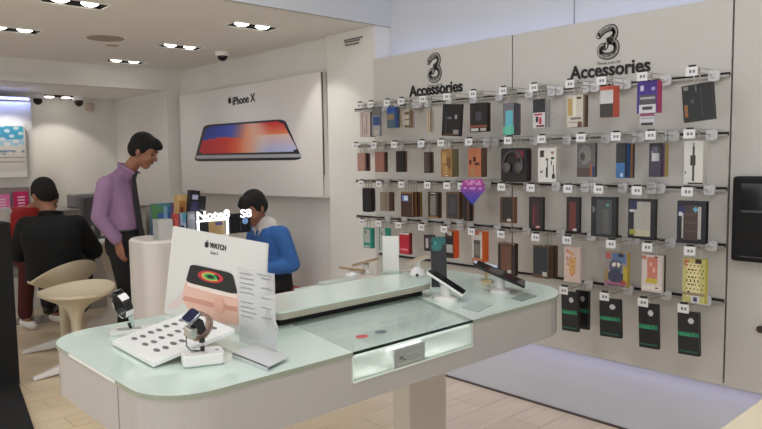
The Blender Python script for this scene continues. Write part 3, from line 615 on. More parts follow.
product(3, 533, 246, 548.5, 278, 'blue-black case in a bronze frame', 'phone case', (96, 70, 48), [(.08, .05, .92, .9, (40, 44, 52)), (.6, .8, .9, .92, (196, 192, 190))], t=.02, behind=((122, 88, 58), (60, 44, 36), (118, 84, 56)), gap=.022)
flor = [(.2 + .5 * ((i * 37) % 10) / 10, .12 + .7 * ((i * 53) % 17) / 17, .09, .04, [(206, 110, 100), (222, 150, 80), (230, 196, 180), (196, 130, 140)][i % 4]) for i in range(16)]
product(3, 564, 247, 580, 282, 'floral pink and amber case in clear pack', 'phone case', (212, 186, 176), flor + [(.35, .3, .7, .75, (214, 164, 92))] + [(.2 + .06 * i, .3 + .12 * (i % 4), .04, .025, (190, 100, 80)) for i in range(9)], t=.02, side=(206, 182, 176))
owl = [(.05, .05, .3, .2, (190, 90, 84)), (.35, .03, .95, .3, (90, 116, 160)), (.62, .02, .85, .12, (44, 44, 60)), (.5, .42, .3, .2, (84, 86, 116)), (.42, .36, .08, .06, (226, 220, 200)), (.62, .36, .08, .06, (226, 220, 200)), (.5, .7, .34, .22, (66, 70, 96)), (.82, .4, 1, .85, (188, 170, 60)), (0, .5, .15, .85, (150, 130, 80)), (.0, .86, 1, .92, (176, 96, 130)), (.1, .92, .9, .98, (60, 60, 80)), (.7, .8, .95, .9, (170, 60, 60))]
product(3, 604.5, 252, 627, 287, 'multicoloured patterned case with yellow edge', 'phone case', (150, 140, 140), owl, t=.03, side=(190, 160, 60))
product(3, 641.5, 255, 662, 292, 'pale pink patterned case with yellow base band', 'phone case', (212, 198, 190), [(0, .02, .2, .14, (196, 120, 96)), (.6, .04, .8, .14, (90, 40, 40)), (.3, .08, .75, .62, (204, 120, 104)), (.4, .2, .5, .3, (226, 170, 150)), (.55, .35, .65, .45, (226, 170, 150)), (.2, .62, .8, .76, (206, 176, 60)), (.05, .84, .95, .93, (226, 214, 204)), (.65, .86, .85, .9, (120, 50, 50))], t=.02, side=(206, 196, 186), behind=((50, 44, 42),))
spots = [(.2 + .16 * (i % 5) + (.08 if (i // 5) % 2 else 0), .16 + .085 * (i // 5), .035, .02, (52, 40, 34)) for i in range(36)]
product(3, 682.5, 259, 705, 303, 'yellow case scattered with dark spots', 'phone case', (196, 190, 110), [(.05, .02, .25, .16, (200, 110, 90)), (.55, .0, .85, .1, (60, 34, 34)), (.15, .1, .8, .85, (226, 212, 150))] + spots + [(0, .78, 1, .84, (150, 130, 100)), (.4, .84, .75, 1, (206, 204, 210)), (.58, .91, .1, .05, (60, 60, 90))], t=.03, side=(196, 186, 60))
# --- bottom row: black boxes with a green band
def green(desc, x0, y0, x1, y1, **k):
    product(4, x0, y0, x1, y1, desc, 'boxed tempered glass', (24, 23, 26), [(0, .46, 1, .58, (24, 122, 84)), (.1, .49, .6, .55, (40, 150, 104)), (.7, .47, .78, .57, (50, 150, 110)), (.64, .2, .13, .065, (206, 206, 206)), (.03, .91, .97, .925, (20, 96, 70))], t=.024, side=(14, 20, 18), roll=-2, **k)
green('green banded black box nearest the white table', 561, 292, 576.5, 331, behind=())
green('green banded black box second from the white table', 599, 299, 619.5, 337)
green('green banded black box third from the white table', 638, 304, 657, 348)
green('green banded black box at the right end', 677, 312, 698, 355)
product(4, 575.5, 291, 588, 329, 'green banded black box tucked behind the one by the table', 'boxed tempered glass', (24, 23, 26), [(0, .46, 1, .58, (24, 112, 78)), (.55, .2, .16, .065, (160, 160, 162))], t=.024, side=(14, 20, 18), xf=3.06, nohook=True)
# spare hooks seen beside the stock on the top rows
clips = []
for row, px, py in ((0, 626, 83), (0, 592, 90), (0, 558, 93), (1, 640, 137), (1, 670, 137), (2, 660, 187), (2, 585, 188), (3, 627, 240), (3, 460, 216), (0, 386, 100), (0, 418, 98), (1, 492, 142)):
    p = at_x(px, py, 3.14)
    if min([abs(p.y - q[1]) for q in hookpos if q[0] == row] + [9]) < .03: p.y += .04
    b = MB(); b.prism(rrect(-.024, .024, -.03, .026, .013), 0, .03, M=Matrix(((0, 0, -1, 0), (1, 0, 0, 0), (0, 1, 0, 0), (0, 0, 0, 1))))
    b.ell((-.032, 0, 0), .006, .012, .013, n=10, m=6)
    o = b.build('security_clip', MC['clear_white_clip'], loc=(XP - .014, p.y, RZ[row] + .002), bevel=.003)
    clips.append((row, p.y, o))
for row in range(5):
    for k, (_, _, o) in enumerate(sorted([c for c in clips if c[0] == row], key=lambda c: c[1])):
        tag(o, 'empty white plastic clip on the %s rail, %s from the right end' % (rown[row], ORD[k]), 'clip', 'empty clips on the %s rail' % rown[row])
# starburst card
r = empty('promo_card', (2.90, 0, 0)); A = at_x(472.5, 190, 2.90); r.location = A; tag(r, 'pink and violet faceted promotional card hanging over the third row of cases', 'card')
hexp = [(-12.5, 0), (-9, -11), (9, -11.5), (13, -1), (0, 15)]
pts = [at_x(472.5 + a, 190 + c, 2.90) - A for a, c in hexp]
b = MB(); 
cen = Vector((0, 0, 0)); V = []
cols = [(150, 60, 150), (180, 84, 168), (120, 60, 170), (66, 60, 176), (84, 60, 180)]
zs = [p.z for p in pts]; z1, z0 = max(zs), min(zs)
rows = 12
def xr(z):
    ys = []
    for i in range(5):
        a, c = pts[i], pts[(i + 1) % 5]
        if (a.z - z) * (c.z - z) <= 0 and abs(a.z - c.z) > 1e-6: ys.append(a.y + (c.y - a.y) * (z - a.z) / (c.z - a.z))
    return (max(ys), min(ys)) if ys else (0, 0)
for k in range(rows):
    za, zb = z1 - (z1 - z0) * (k + .01) / rows, z1 - (z1 - z0) * (k + .99) / rows; (l0, r0), (l1, r1) = xr(za - 1e-4), xr(zb + 1e-4)
    t = k / rows
    for j in range(8):
        f0, f1 = j / 8, (j + 1) / 8; col = blend((176, 66, 150), (54, 66, 176), min(1, max(0, (t - .15) * 1.5)))
        if k in (1, 2, 4) and 1 <= j <= 6 and (j + k) % 3: col = blend(col, (236, 210, 240), .55)
        b.add([(0, l0 + (r0 - l0) * f0, za), (0, l1 + (r1 - l1) * f0, zb), (0, l1 + (r1 - l1) * f1, zb), (0, l0 + (r0 - l0) * f1, za),
               (.002, l0 + (r0 - l0) * f0, za), (.002, l1 + (r1 - l1) * f0, zb), (.002, l1 + (r1 - l1) * f1, zb), (.002, l0 + (r0 - l0) * f1, za)], [(0, 1, 2, 3), (7, 6, 5, 4), (0, 4, 5, 1), (1, 5, 6, 2), (2, 6, 7, 3), (3, 7, 4, 0)], tuple(int(x) for x in col))
b.build('card_face', PRINT, r)
b = MB(); b.tube([(.004, 0, .0), (.004, 0, z1 - .01), (.26, 0, z1 - .01)], .0015, 6); b.build('support_wire', STEEL, r)
# black cabinet on the plain panel, and the small knob below it
r = empty('wall_cabinet', (XP, .8, 1.165)); tag(r, 'black wall-mounted display cabinet cut off by the right edge', 'cabinet')
b = MB(); b.box(-.06, 0, -.32, .31, -.185, .185); b.build('body', BLACKM, r, bevel=.012)
b = MB(); b.box(-.064, -.06, -.28, .27, .04, .155); b.build('upper_window', SCREEN, r)
b = MB(); b.box(-.066, -.06, -.28, .27, .03, .04); b.box(-.066, -.06, -.28, .27, -.165, -.16); b.build('shelf_strip', mat('dark_grey_strip', (66, 64, 64), .4), r)
b = MB(); print_plane(b, (-.0615, .12, -.06), (0, -.35, 0), (0, 0, -.08), 10, 6, painter((20, 22, 20), [(.1, .2, .7, .4, (44, 60, 40)), (.2, .55, .6, .7, (40, 50, 40))])); b.build('lower_print', PRINT, r)
b = MB(); p = at_x(761, 329, XP); b.lathe([(.014, 0), (.016, .012), (.01, .018)], 16, Matrix.Translation((XP, p.y, p.z)) @ Matrix.Rotation(-PI / 2, 4, 'Y')); tag(b.build('panel_lock', mat('lock_bronze', (70, 60, 54), .4, .6)), 'small round dark lock on the plain panel under the black cabinet', 'lock')

# ------------------------------------------------------------------ main display table
ZT = .93
TX0, TX1, TY0, TY1 = .600, 2.33, 1.36, 2.165
root = empty('display_table', ((TX0 + TX1) / 2, (TY0 + TY1) / 2, 0)); tag(root, 'glossy white display table with mint glass top and rounded corners', 'table')
OX, OY = (TX0 + TX1) / 2, (TY0 + TY1) / 2
TR = Matrix.Translation((-OX, -OY, 0))
RS = [.25, .13, .16, .14]
outer = rrect(TX0, TX1, TY0, TY1, RS, 10)
gx = [(1.15, TY0), (1.655, TY0), (1.80, 1.745), (1.22, 1.745)]   # opening under the clear glass
AB = .785
# apron shell: outer walls with the shop window gap cut out of the front
b = MB(); ins = rrect(TX0 + .004, TX1 - .004, TY0 + .004, TY1 - .004, RS, 10)
n = len(ins)
def inside_gap(p, q): return abs(p[1] - (TY0 + .004)) < 1e-6 and abs(q[1] - (TY0 + .004)) < 1e-6
T0 = ZT - .012
for i in range(n):
    p, q = ins[i], ins[(i + 1) % n]
    if inside_gap(p, q):
        for (xa, xb, za, zb) in ((p[0], 1.15, AB, T0), (1.15, 1.655, AB, .845), (1.655, q[0], AB, T0)):
            b.box(xa, xb, TY0 + .004, TY0 + .022, za, zb, M=TR)
    else:
        b.add([TR @ Vector((p[0], p[1], AB)), TR @ Vector((q[0], q[1], AB)), TR @ Vector((q[0], q[1], T0)), TR @ Vector((p[0], p[1], T0))], [(0, 1, 2, 3)])
b.prism(rrect(TX0 + .012, TX1 - .012, TY0 + .012, TY1 - .012, RS, 8), AB + .003, AB + .012, M=TR)
b.build('apron', LAM, root)
# inner white cavity
b = MB(); zc_ = .845
b.add([TR @ Vector(v) for v in ((1.15, TY0 + .006, zc_), (1.655, TY0 + .006, zc_), (1.80, 1.745, zc_), (1.22, 1.745, zc_))], [(0, 1, 2, 3)])
b.add([TR @ Vector(v) for v in ((1.15, TY0 + .006, zc_), (1.22, 1.745, zc_), (1.22, 1.745, T0), (1.15, TY0 + .006, T0))], [(0, 1, 2, 3)])
b.add([TR @ Vector(v) for v in ((1.655, TY0 + .006, zc_), (1.80, 1.745, zc_), (1.80, 1.745, T0), (1.655, TY0 + .006, T0))], [(3, 2, 1, 0)])
b.add([TR @ Vector(v) for v in ((1.22, 1.745, zc_), (1.80, 1.745, zc_), (1.80, 1.745, T0), (1.22, 1.745, T0))], [(3, 2, 1, 0)])
b.build('show_case', mat('case_white', (246, 246, 244), .5), root)
# mint glass top in one piece with a cut for the clear pane
b = MB(); b.mi = []
i0 = max(i for i, p in enumerate(outer) if abs(p[1] - TY0) < 1e-6 and p[0] < OX); 
loop = [p for p in outer]
start = next(i for i in range(n) if abs(outer[i][1] - TY0) < 1e-6 and outer[i][0] > OX and abs(outer[i - 1][1] - TY0) < 1e-6)
seq = [outer[(start + k) % n] for k in range(n)]
poly = seq + [gx[0], gx[3], gx[2], gx[1]]
bm = bmesh.new(); vb = [bm.verts.new((p[0] - OX, p[1] - OY, T0)) for p in poly]; vt = [bm.verts.new((p[0] - OX, p[1] - OY, ZT)) for p in poly]
N_ = len(poly); bm.faces.new(list(reversed(vb))); bm.faces.new(vt)
for i in range(N_): f = bm.faces.new((vb[i], vb[(i + 1) % N_], vt[(i + 1) % N_], vt[i])); f.material_index = 1
bmesh.ops.triangulate(bm, faces=[f for f in bm.faces if len(f.verts) > 4]); me = bpy.data.meshes.new('glass_top'); bm.to_mesh(me); bm.free()
me.materials.append(FROST); me.materials.append(FROSTE); o = bpy.data.objects.new('glass_top', me); C.objects.link(o); o.parent = root
b = MB(); b.prism([(x + (.001 if i in (0, 3) else -.001), y) for i, (x, y) in enumerate(gx)], T0 + .002, ZT, M=TR); o = b.build('clear_pane', CLEAR, root)
b = MB(); b.box(1.15, 1.655, TY0 - .001, TY0 + .001, T0 + .004, ZT + .0003, M=TR); b.build('pane_edge', mat('dark_green_glass_edge', (22, 40, 36), .2), root)
b = MB(); b.box(1.152, 1.653, TY0 + .001, TY0 + .005, .848, T0, M=TR); b.build('front_pane', CLEAR, root)
b = MB(); b.box(1.15, 1.655, TY0, TY0 + .006, .843, .848, M=TR); b.box(1.149, 1.152, TY0 + .001, TY0 + .006, .845, T0, M=TR); b.box(1.653, 1.656, TY0 + .001, TY0 + .006, .845, T0, M=TR); b.build('pane_bead', mat('pale_green_bead', (226, 236, 226), .3), root)
# drawer front with a lit finger slot on the left end
hA, hB = at_x(69, 354, TX0), at_x(115, 384, TX0); b = MB(); b.box(TX0 - .001, TX0 + .003, hB.y, hA.y, hA.z - .006, hA.z + .002, M=TR); b.build('slot_handle', WHITE, root)
b = MB(); b.box(TX0 + .0025, TX0 + .0045, hB.y - .006, hB.y - .004, AB, T0, M=TR); b.build('drawer_joint', mat('joint_grey', (150, 142, 140), .6), root)
for (xa, xb) in ((1.905, 2.13), (.80, 1.025)):
    b = MB(); b.box(xa, xb, 1.90, 2.0, .02, AB, M=TR); b.box(xa - .05, xb + .05, 1.78, 2.12, 0, .02, M=TR); b.build('leg', mat('leg_cream', (214, 206, 192), .4), root, bevel=.004)
b = MB(); b.box(1.16, 1.645, TY0 + .008, TY0 + .014, T0 - .008, T0 - .001, M=TR); b.build('case_light', mat('case_glow', (255, 255, 255), .5, emit=(250, 255, 250), estr=1.5), root)
area('case_light_front', (1.4, 1.375, ZT - .016), (math.radians(25), 0, 0), .46, .01, 1.0, (250, 255, 250))
# raised bridge shelf
r = empty('bridge_shelf', (1.43, 1.86, ZT)); tag(r, 'long mint glass shelf raised on a black riser along the table', 'shelf')
sh = rrect(1.15, 1.86, 1.715, 1.965, [.04, .05, .03, .03], 6)
b = MB(); b.prism([(x - 1.43, y - 1.86) for x, y in sh], .026, .046); b.build('edge_slab', mat('slab_taupe', (168, 164, 146), .35), r)
b = MB(); b.prism([(x - 1.43, y - 1.86) for x, y in sh], .046, .052); b.build('glass_top', FROST, r)
b = MB(); b.box(-.25, .40, -.11, .08, 0, .026); b.build('riser', BLACKM, r)
# boxed phone in the glass case
p0, p1 = at_z(394, 370, .846), at_z(424.6, 360.5, .846); d = p1 - p0
r = empty('phone_box', (p0.x, p0.y, .8462), math.atan2(d.y, d.x)); tag(r, 'white and grey phone box inside the glass-topped case of the table', 'box')
L = d.length * 1.0
b = MB(); b.box(.001, L, 0, .175, 0, .057); b.build('body', mat('box_white', (232, 232, 230), .4), r, bevel=.002)
b = MB(); print_plane(b, (.001, -.0006, .057), (L, 0, 0), (0, 0, -.057), 24, 12, painter((150, 156, 150), [(.22, .5, .07, .12, (96, 100, 98)), (.4, .3, .9, .4, (164, 170, 164)), (.3, .62, .36, .7, (96, 100, 98)), (.1, .78, .9, .84, (170, 176, 172))])); b.build('front_print', PRINT, r)
for k, (px, py, c_, nm) in enumerate(((362, 336, (206, 96, 92), 'small red price sticker lying under the clear pane'), (381, 331.5, (110, 120, 120), 'small grey sticker lying under the clear pane'))):
    q = at_z(px, py, ZT + .002); b = MB(); b.prism([(q.x + .020 * math.cos(2 * PI * a / 14), q.y + .017 * math.sin(2 * PI * a / 14)) for a in range(14)], ZT + .0004, ZT + .0012); tag(b.build('price_sticker', mat('sticker_%d' % k, c_, .6)), nm.replace('under', 'on'), 'sticker')

# ------------------------------------------------------------------ things on the table
# large leaning watch sign
BLp = at_z(164, 313.2, ZT + .001); BRp = at_z(262, 340, ZT + .001)
r = empty('watch_sign', BLp); tag(r, 'large white leaning sign picturing a black-faced smartwatch with a pink band', 'sign')
U = (BRp - BLp).normalized(); bk_ = Vector((0, 0, 1)).cross(U); bk_ = bk_ if bk_.x > 0 else -bk_
Vv = Vector((0, 0, math.cos(math.radians(7)))) + bk_ * math.sin(math.radians(7)); Nn = U.cross(Vv).normalized()   # faces the camera side
if Nn.x > 0: Nn = -Nn
def on_sign(px, py): d = ray(px, py); return EYE + d * ((BLp - EYE).dot(Nn) / d.dot(Nn))
TLp, TRp = on_sign(173, 226), on_sign(266.5, 243.5); Vv = TLp - BLp; TRr = TRp - BLp; W_ = (BRp - BLp).length
Uup = (TRp - TLp).normalized()
b = MB(); F = [Vector((0, 0, 0)), BRp - BLp, TRr, Vv]; B2 = [v - Nn * .008 for v in F]
b.add(F + B2, [(0, 1, 2, 3), (7, 6, 5, 4), (0, 4, 5, 1), (1, 5, 6, 2), (2, 6, 7, 3), (3, 7, 4, 0)]); b.build('board', mat('sign_white', (222, 220, 214), .45), r)
b = MB(); mid = (F[0] + F[1]) / 2 - Nn * .009; top = mid + Vv * .7
foot = Vector((mid.x + .10, mid.y, 0)); b.prism([(0, 0), (.012, 0), (.012, .01), (0, .01)], 0, .001)
b = MB(); b.tube([mid + Vv * .6, foot], .004, 6); b.tube([mid + Vv * .6 + U * .2, foot + U * .2], .004, 6); b.build('easel_strut', WHITE, r)
def plane_hit(px, py, off=.0015):
    d = ray(px, py); O = BLp + Nn * off; t = (O - EYE).dot(Nn) / d.dot(Nn); return EYE + d * t - BLp
def flat_n(name, pts, m, parent, off):
    n = len(pts); b = MB(); b.add(list(pts) + [p - Nn * .0008 for p in pts], [tuple(range(n)), tuple(reversed(range(n, 2 * n)))] + [(i, n + i, n + (i + 1) % n, (i + 1) % n) for i in range(n)]); return b.build(name, m, parent)
ph = lambda pts, off: [plane_hit(x, y, off) for x, y in pts]
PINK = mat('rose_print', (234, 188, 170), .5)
art = flat_n('watch_body', ph([(187, 281), (200, 284), (236, 293), (240, 298), (239.5, 321), (237, 325), (226, 324), (200, 316), (188, 309), (184, 302), (183, 294), (184.5, 284)], .001), PINK, r, 0)
flat_n('strap_print', ph([(186, 286), (187, 303), (180, 305), (172, 309), (167, 308), (171, 302), (178, 296)], .0005), mat('rose_pale', (226, 206, 200), .5), art, 0)
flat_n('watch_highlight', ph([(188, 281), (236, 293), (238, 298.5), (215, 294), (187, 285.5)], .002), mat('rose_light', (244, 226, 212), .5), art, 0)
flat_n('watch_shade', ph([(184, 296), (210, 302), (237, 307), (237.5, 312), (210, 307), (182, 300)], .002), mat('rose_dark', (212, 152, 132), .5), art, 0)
flat_n('watch_crown', quad_pts(ph([(214, 296), (224, 298.5), (223.5, 314), (213.5, 311)], .003), r=.35), mat('rose_crown', (230, 176, 156), .45), art, 0)
flat_n('watch_face', quad_pts(ph([(190.5, 264), (232, 273), (237.5, 295), (185.5, 282)], .003), r=.16), INK, r, 0)
def ring(cx, cy, rx, ry, ang, w, mm, off, a0=0, a1=2 * PI):
    out = []; inn = []; n = 28
    for k in range(n + 1):
        a = a0 + (a1 - a0) * k / n
        for (lst, f) in ((out, 1), (inn, 1 - w)): x, y = rx * f * math.cos(a), ry * f * math.sin(a); lst.append((cx + x * math.cos(ang) - y * math.sin(ang), cy + x * math.sin(ang) + y * math.cos(ang)))
    o3, i3 = ph(out, off), ph(inn, off); b = MB(); b.add(o3 + i3, [(i, i + 1, n + 2 + i, n + 1 + i) for i in range(n)]); b.build('dial_ring', mm, r)
ring(210.5, 276.8, 13, 5.6, .22, .3, mat('dial_red', (196, 44, 50), .5, emit=(190, 30, 40), estr=0), .0042)
ring(210.5, 276.8, 9.3, 4.0, .22, .3, mat('dial_yellow', (206, 190, 90), .5), .0045, .4, 5.2)
ring(210.5, 276.8, 6.8, 2.9, .22, .45, mat('dial_green', (60, 160, 80), .5), .0048)
A = plane_hit(188.5, 244, .002); B_ = plane_hit(200, 246, .002)
Mt = frame(plane_hit(216.8, 249.0, .002), U, Vv); Mt = frame(plane_hit(217.6, 249.2, .002), Uup, Vv); text_obj('lettering', 'WATCH', .0235, INK, Mt, r, bold=.0004, ext=.0006)
apple(.021, frame(plane_hit(206.8, 244.6, .002) - U * .0, U, Vv), r)
text_obj('sub_lettering', 'Series 3', .013, mat('grey_ink', (120, 118, 116), .5), frame(plane_hit(214, 254.5, .002), U, Vv), r, ext=.0004)
# clear price card on an angled foot
PA = at_z(240, 343, ZT + .002); PB = at_z(276.5, 354, ZT + .002)
r = empty('price_card', PA); tag(r, 'clear acrylic sheet of grey price lines on a bent foot, before the watch sign', 'price card')
u = (PB - PA); Lc = u.length; u.normalize(); nrm = Vector((u.y, -u.x, 0))
if nrm.x > 0: nrm = -nrm
TLc = at_y(239.5, 268, PA.y + .0); hc = TLc.z - ZT
Mc = Matrix((u, Vector((0, 0, 1)), u.cross(Vector((0, 0, 1))))).transposed().to_4x4()
b = MB(); b.box(0, Lc, .004, hc, -.0015, .0015, M=Mc); b.build('acrylic_sheet', glass_mat('frosted_acrylic', (222, 222, 222), .52, .3), r)
b = MB()
for k in range(12):
    if k in (5, 10, 11): continue
    zz = hc * (.93 - .062 * k); b.box(Lc * .08, Lc * (.42 + .1 * ((k * 7) % 3) / 3), zz, zz + .0028, .0018, .0024, M=Mc)
    if k % 2 == 0: b.box(Lc * .66, Lc * .9, zz - .004, zz - .001, .0018, .0024, M=Mc)
b.box(Lc * .55, Lc * .95, hc * .955, hc * .965, .0018, .0024, M=Mc)
b.build('printed_lines', mat('grey_print', (146, 146, 146), .6), r)
F1 = at_z(232, 353, ZT + .012) - PA; F2 = at_z(267, 367, ZT + .012) - PA; F3 = at_z(288.5, 356.5, ZT + .012) - PA
F4 = F1 + (F3 - F2)
b = MB(); top_ = [F1, F2, F3, F4]; 
b.add(top_ + [v - Vector((0, 0, .003)) for v in top_], [(0, 1, 2, 3), (7, 6, 5, 4), (0, 4, 5, 1), (1, 5, 6, 2), (2, 6, 7, 3), (3, 7, 4, 0)])
e = (F3 - F2).normalized() * .004
b.add([F1, F2, F2 + e, F1 + e] + [Vector((v.x, v.y, -.0015)) for v in (F1, F2, F2 + e, F1 + e)], [(3, 2, 1, 0), (4, 5, 6, 7), (0, 1, 5, 4), (1, 2, 6, 5), (2, 3, 7, 6), (3, 0, 4, 7)])
b.build('bent_foot', mat('grey_acrylic', (212, 214, 214), .25), r)
# slanted tray printed with twelve watches
q0 = at_z(112, 340.5, ZT + .016); q1 = at_z(153, 362.5, ZT + .016); q2 = at_x(238, 330, .95); q3 = at_x(171, 312.5, .985)
q0.z = q1.z = ZT + .016; q2 = Vector((.935, q1.y - .01, 0)); q2.z = at_x(237.5, 329.5, .935).z; q3 = Vector((.955, q0.y + .0, q2.z))
r = empty('watch_tray', Vector((q0.x, q0.y, ZT))); tag(r, 'white slanted tray printed with rows of small watches', 'tray')
oo = Vector((q0.x, q0.y, ZT)); Q = [q0 - oo, q1 - oo, q2 - oo, q3 - oo]; Bt = [v - Vector((0, 0, .013)) for v in Q]
b = MB(); b.add(Q + Bt, [(0, 1, 2, 3), (7, 6, 5, 4), (0, 4, 5, 1), (1, 5, 6, 2), (2, 6, 7, 3), (3, 7, 4, 0)]); b.build('body', mat('tray_white', (238, 238, 234), .35), r, bevel=.002)
nT = (Q[1] - Q[0]).cross(Q[3] - Q[0]).normalized()
if nT.z < 0: nT = -nT
def tp(a, c): return Q[0].lerp(Q[1], a).lerp(Q[3].lerp(Q[2], a), c) + nT * .0012
for i in range(3):
    for j in range(4):
        c_ = tp(.22 + .27 * i, .22 + .2 * j); a1 = (Q[1] - Q[0]).normalized(); a2 = (Q[3] - Q[0]).normalized()
        for s in (-1, 1):
            cc = c_ + a2 * (.011 * s) + a1 * .004 * s; b = MB(); pts = [cc + a1 * .017 * math.cos(2 * PI * k / 14) + a2 * .0065 * math.sin(2 * PI * k / 14) for k in range(14)]
            b.add(pts, [tuple(range(14))]); b.add([p - nT * .001 for p in pts], [tuple(reversed(range(14)))])
            b.build('watch_print', mat('watch_print_grey', (146, 144, 144) if s > 0 else (112, 110, 112), .5), r)
# watch on a white charging stand, front
def watch_stand(px, py, loc_label, sport, w=.105, dd=.075, hz=.032, rz=None, post=None, face=None):
    q = at_z(px, py, ZT + .0)
    r = empty('watch_stand', (q.x, q.y, ZT), rz if rz is not None else math.radians(-22)); tag(r, loc_label, 'watch stand')
    b = MB(); b.prism(rrect(-w / 2, w / 2, -dd / 2, dd / 2, .014), .003, hz, bev=.003); b.build('base', WHITE, r, smooth=True)
    b = MB(); b.prism(rrect(-w / 2 + .004, w / 2 - .004, -dd / 2 + .004, dd / 2 - .004, .012), 0, .003); b.build('foot', mat('aqua_foot', (150, 176, 166), .4), r)
    b = MB(); b.box(-.03, .0, -.004, .004, hz, hz + .0008); b.box(.032, .04, -.006, .002, hz, hz + .0008); b.build('base_marks', mat('mark_grey', (120, 130, 128), .5), r)
    return r
r = watch_stand(203, 363, 'link-bracelet smartwatch on a white block stand in front of the sign', False)
b = MB(); b.tube([(0.0, 0, .032), (.0, 0, .045)], .006, 10); b.build('socket', BLACK, r, smooth=True)
b = MB(); b.tube([(0, 0, .045), (0, 0, .056)], .0035, 10); b.build('post', STEEL, r, smooth=True)
b = MB(); b.tube([(0, 0, .055), (-.001, 0, .066)], .008, 10); b.build('collar', BLACK, r, smooth=True)
# bracelet ring: axis roughly facing the camera
def ring_frame(o, yaw, roll, pitch=0):
    return Matrix.Translation(o) @ Matrix.Rotation(math.radians(22), 4, 'Z') @ Matrix.Rotation(math.radians(-30 + yaw), 4, 'Z') @ Matrix.Rotation(PI / 2, 4, 'X') @ Matrix.Rotation(math.radians(pitch), 4, 'X') @ Matrix.Rotation(math.radians(roll), 4, 'Z')
Rw = ring_frame((-.008, 0, .098), 38, 0, 12)
def band(r, M, R1, wid, th, m, a0, a1, seg=30, link=True, name='band', ey=1.0):
    n = seg
    if link:
        b = MB()
        for k in range(n):
            a = a0 + (a1 - a0) * (k + .5) / n; dl = (a1 - a0) / n * R1 * .46
            Mk = M @ Matrix.Rotation(a, 4, 'Z') @ Matrix.Translation((R1, 0, 0)); b.box(-th / 2, th / 2, -dl, dl, -wid / 2, wid / 2, M=Mk)
        return b.build(name, m, r, bevel=.0012)
    b = MB(); ring_ = []
    for k in range(n + 1):
        a = a0 + (a1 - a0) * k / n; c, s = math.cos(a), math.sin(a) * ey
        ring_ += [M @ Vector((c * (R1 - th / 2), s * (R1 - th / 2), -wid / 2)), M @ Vector((c * (R1 + th / 2), s * (R1 + th / 2), -wid / 2)), M @ Vector((c * (R1 + th / 2), s * (R1 + th / 2), wid / 2)), M @ Vector((c * (R1 - th / 2), s * (R1 - th / 2), wid / 2))]
    fs = [(0, 1, 2, 3), tuple(4 * n + i for i in (3, 2, 1, 0))]
    for k in range(n):
        for i in range(4): j = (i + 1) % 4; fs.append((4 * k + i, 4 * k + 4 + i, 4 * k + 4 + j, 4 * k + j))
    b.add(ring_, fs); return b.build(name, m, r)
band(r, Rw, .034, .026, .006, mat('rose_steel', (176, 150, 136), .3, .8), math.radians(-130), math.radians(95))
b = MB(); Mf = Rw @ Matrix.Rotation(math.radians(128), 4, 'Z') @ Matrix.Translation((.036, 0, 0)) @ Matrix.Rotation(PI / 2, 4, 'Y')
b.prism(rrect(-.019, .019, -.0205, .0205, .008), -.001, .009, M=Mf, bev=.001); wc_ = b.build('watch_case', mat('steel_case', (150, 150, 156), .2, .9), r, smooth=True)
b = MB(); b.prism(rrect(-.017, .017, -.0185, .0185, .007), .009, .0098, M=Mf); b.build('watch_glass', mat('navy_glass', (24, 28, 60), .06), wc_)
b = MB(); Mi = Rw @ Matrix.Translation((0, 0, 0)); b.prism(rrect(-.012, .012, -.02, .02, .006), -.01, .01, M=Mi @ Matrix.Rotation(math.radians(25), 4, 'Z')); b.build('charger_block', BLACK, r)
b = MB(); b.prism(rrect(-.010, .010, -.015, .015, .005), -.016, .014, M=Rw @ Matrix.Translation((-.022, -.012, 0))); b.build('clamp', STEEL, r, bevel=.002)
b = MB(); b.tube([(-.030, -.004, .092), (-.040, -.008, .075), (-.040, -.008, .052), (-.030, -.004, .038), (-.008, 0, .034)], .0016, 8); b.build('security_cable', mat('dark_green_cable', (60, 74, 68), .4), r, smooth=True)
# sport watch at the back left
q = at_z(131, 332, ZT)
r = empty('watch_stand', (q.x, q.y, ZT), math.radians(-22)); tag(r, 'black and white banded smartwatch on a flat white base at the table end', 'watch stand')
b = MB(); b.prism(rrect(-.06, .075, -.035, .035, .006), 0, .012, bev=.002); b.build('base', WHITE, r)
b = MB(); b.box(-.04, .03, -.02, .012, .012, .0128); b.build('base_mark', mat('mark_light', (176, 180, 176), .5), r)
b = MB(); b.tube([(.008, 0, .012), (.0, 0, .052)], .006, 10, rads=[.005, .008]); b.build('post', mat('mint_clear', (190, 206, 200), .2), r, smooth=True)
b = MB(); b.tube([(.0, -.004, .012), (-.006, -.004, .03)], .004, 8); b.build('plug', BLACK, r)
Rw = ring_frame((-.020, 0, .086), -52, 20, 14)
bb = band(r, Rw, .033, .024, .0045, BLACK, 0, 2 * PI, 40, False, ey=1.15)
for a0, a1 in ((15, 50), (75, 125), (150, 175), (215, 250), (290, 325)):
    band(bb, Rw, .0345, .0245, .003, WHITE, math.radians(a0), math.radians(a1), 8, False, 'white_band_patch', ey=1.15)
b = MB(); b.prism(rrect(-.018, .018, -.02, .02, .008), -.002, .008, M=Rw @ Matrix.Rotation(math.radians(100), 4, 'Z') @ Matrix.Translation((.038, 0, 0)) @ Matrix.Rotation(PI / 2, 4, 'Y')); b.build('watch_case', SCREEN, r, bevel=.002)

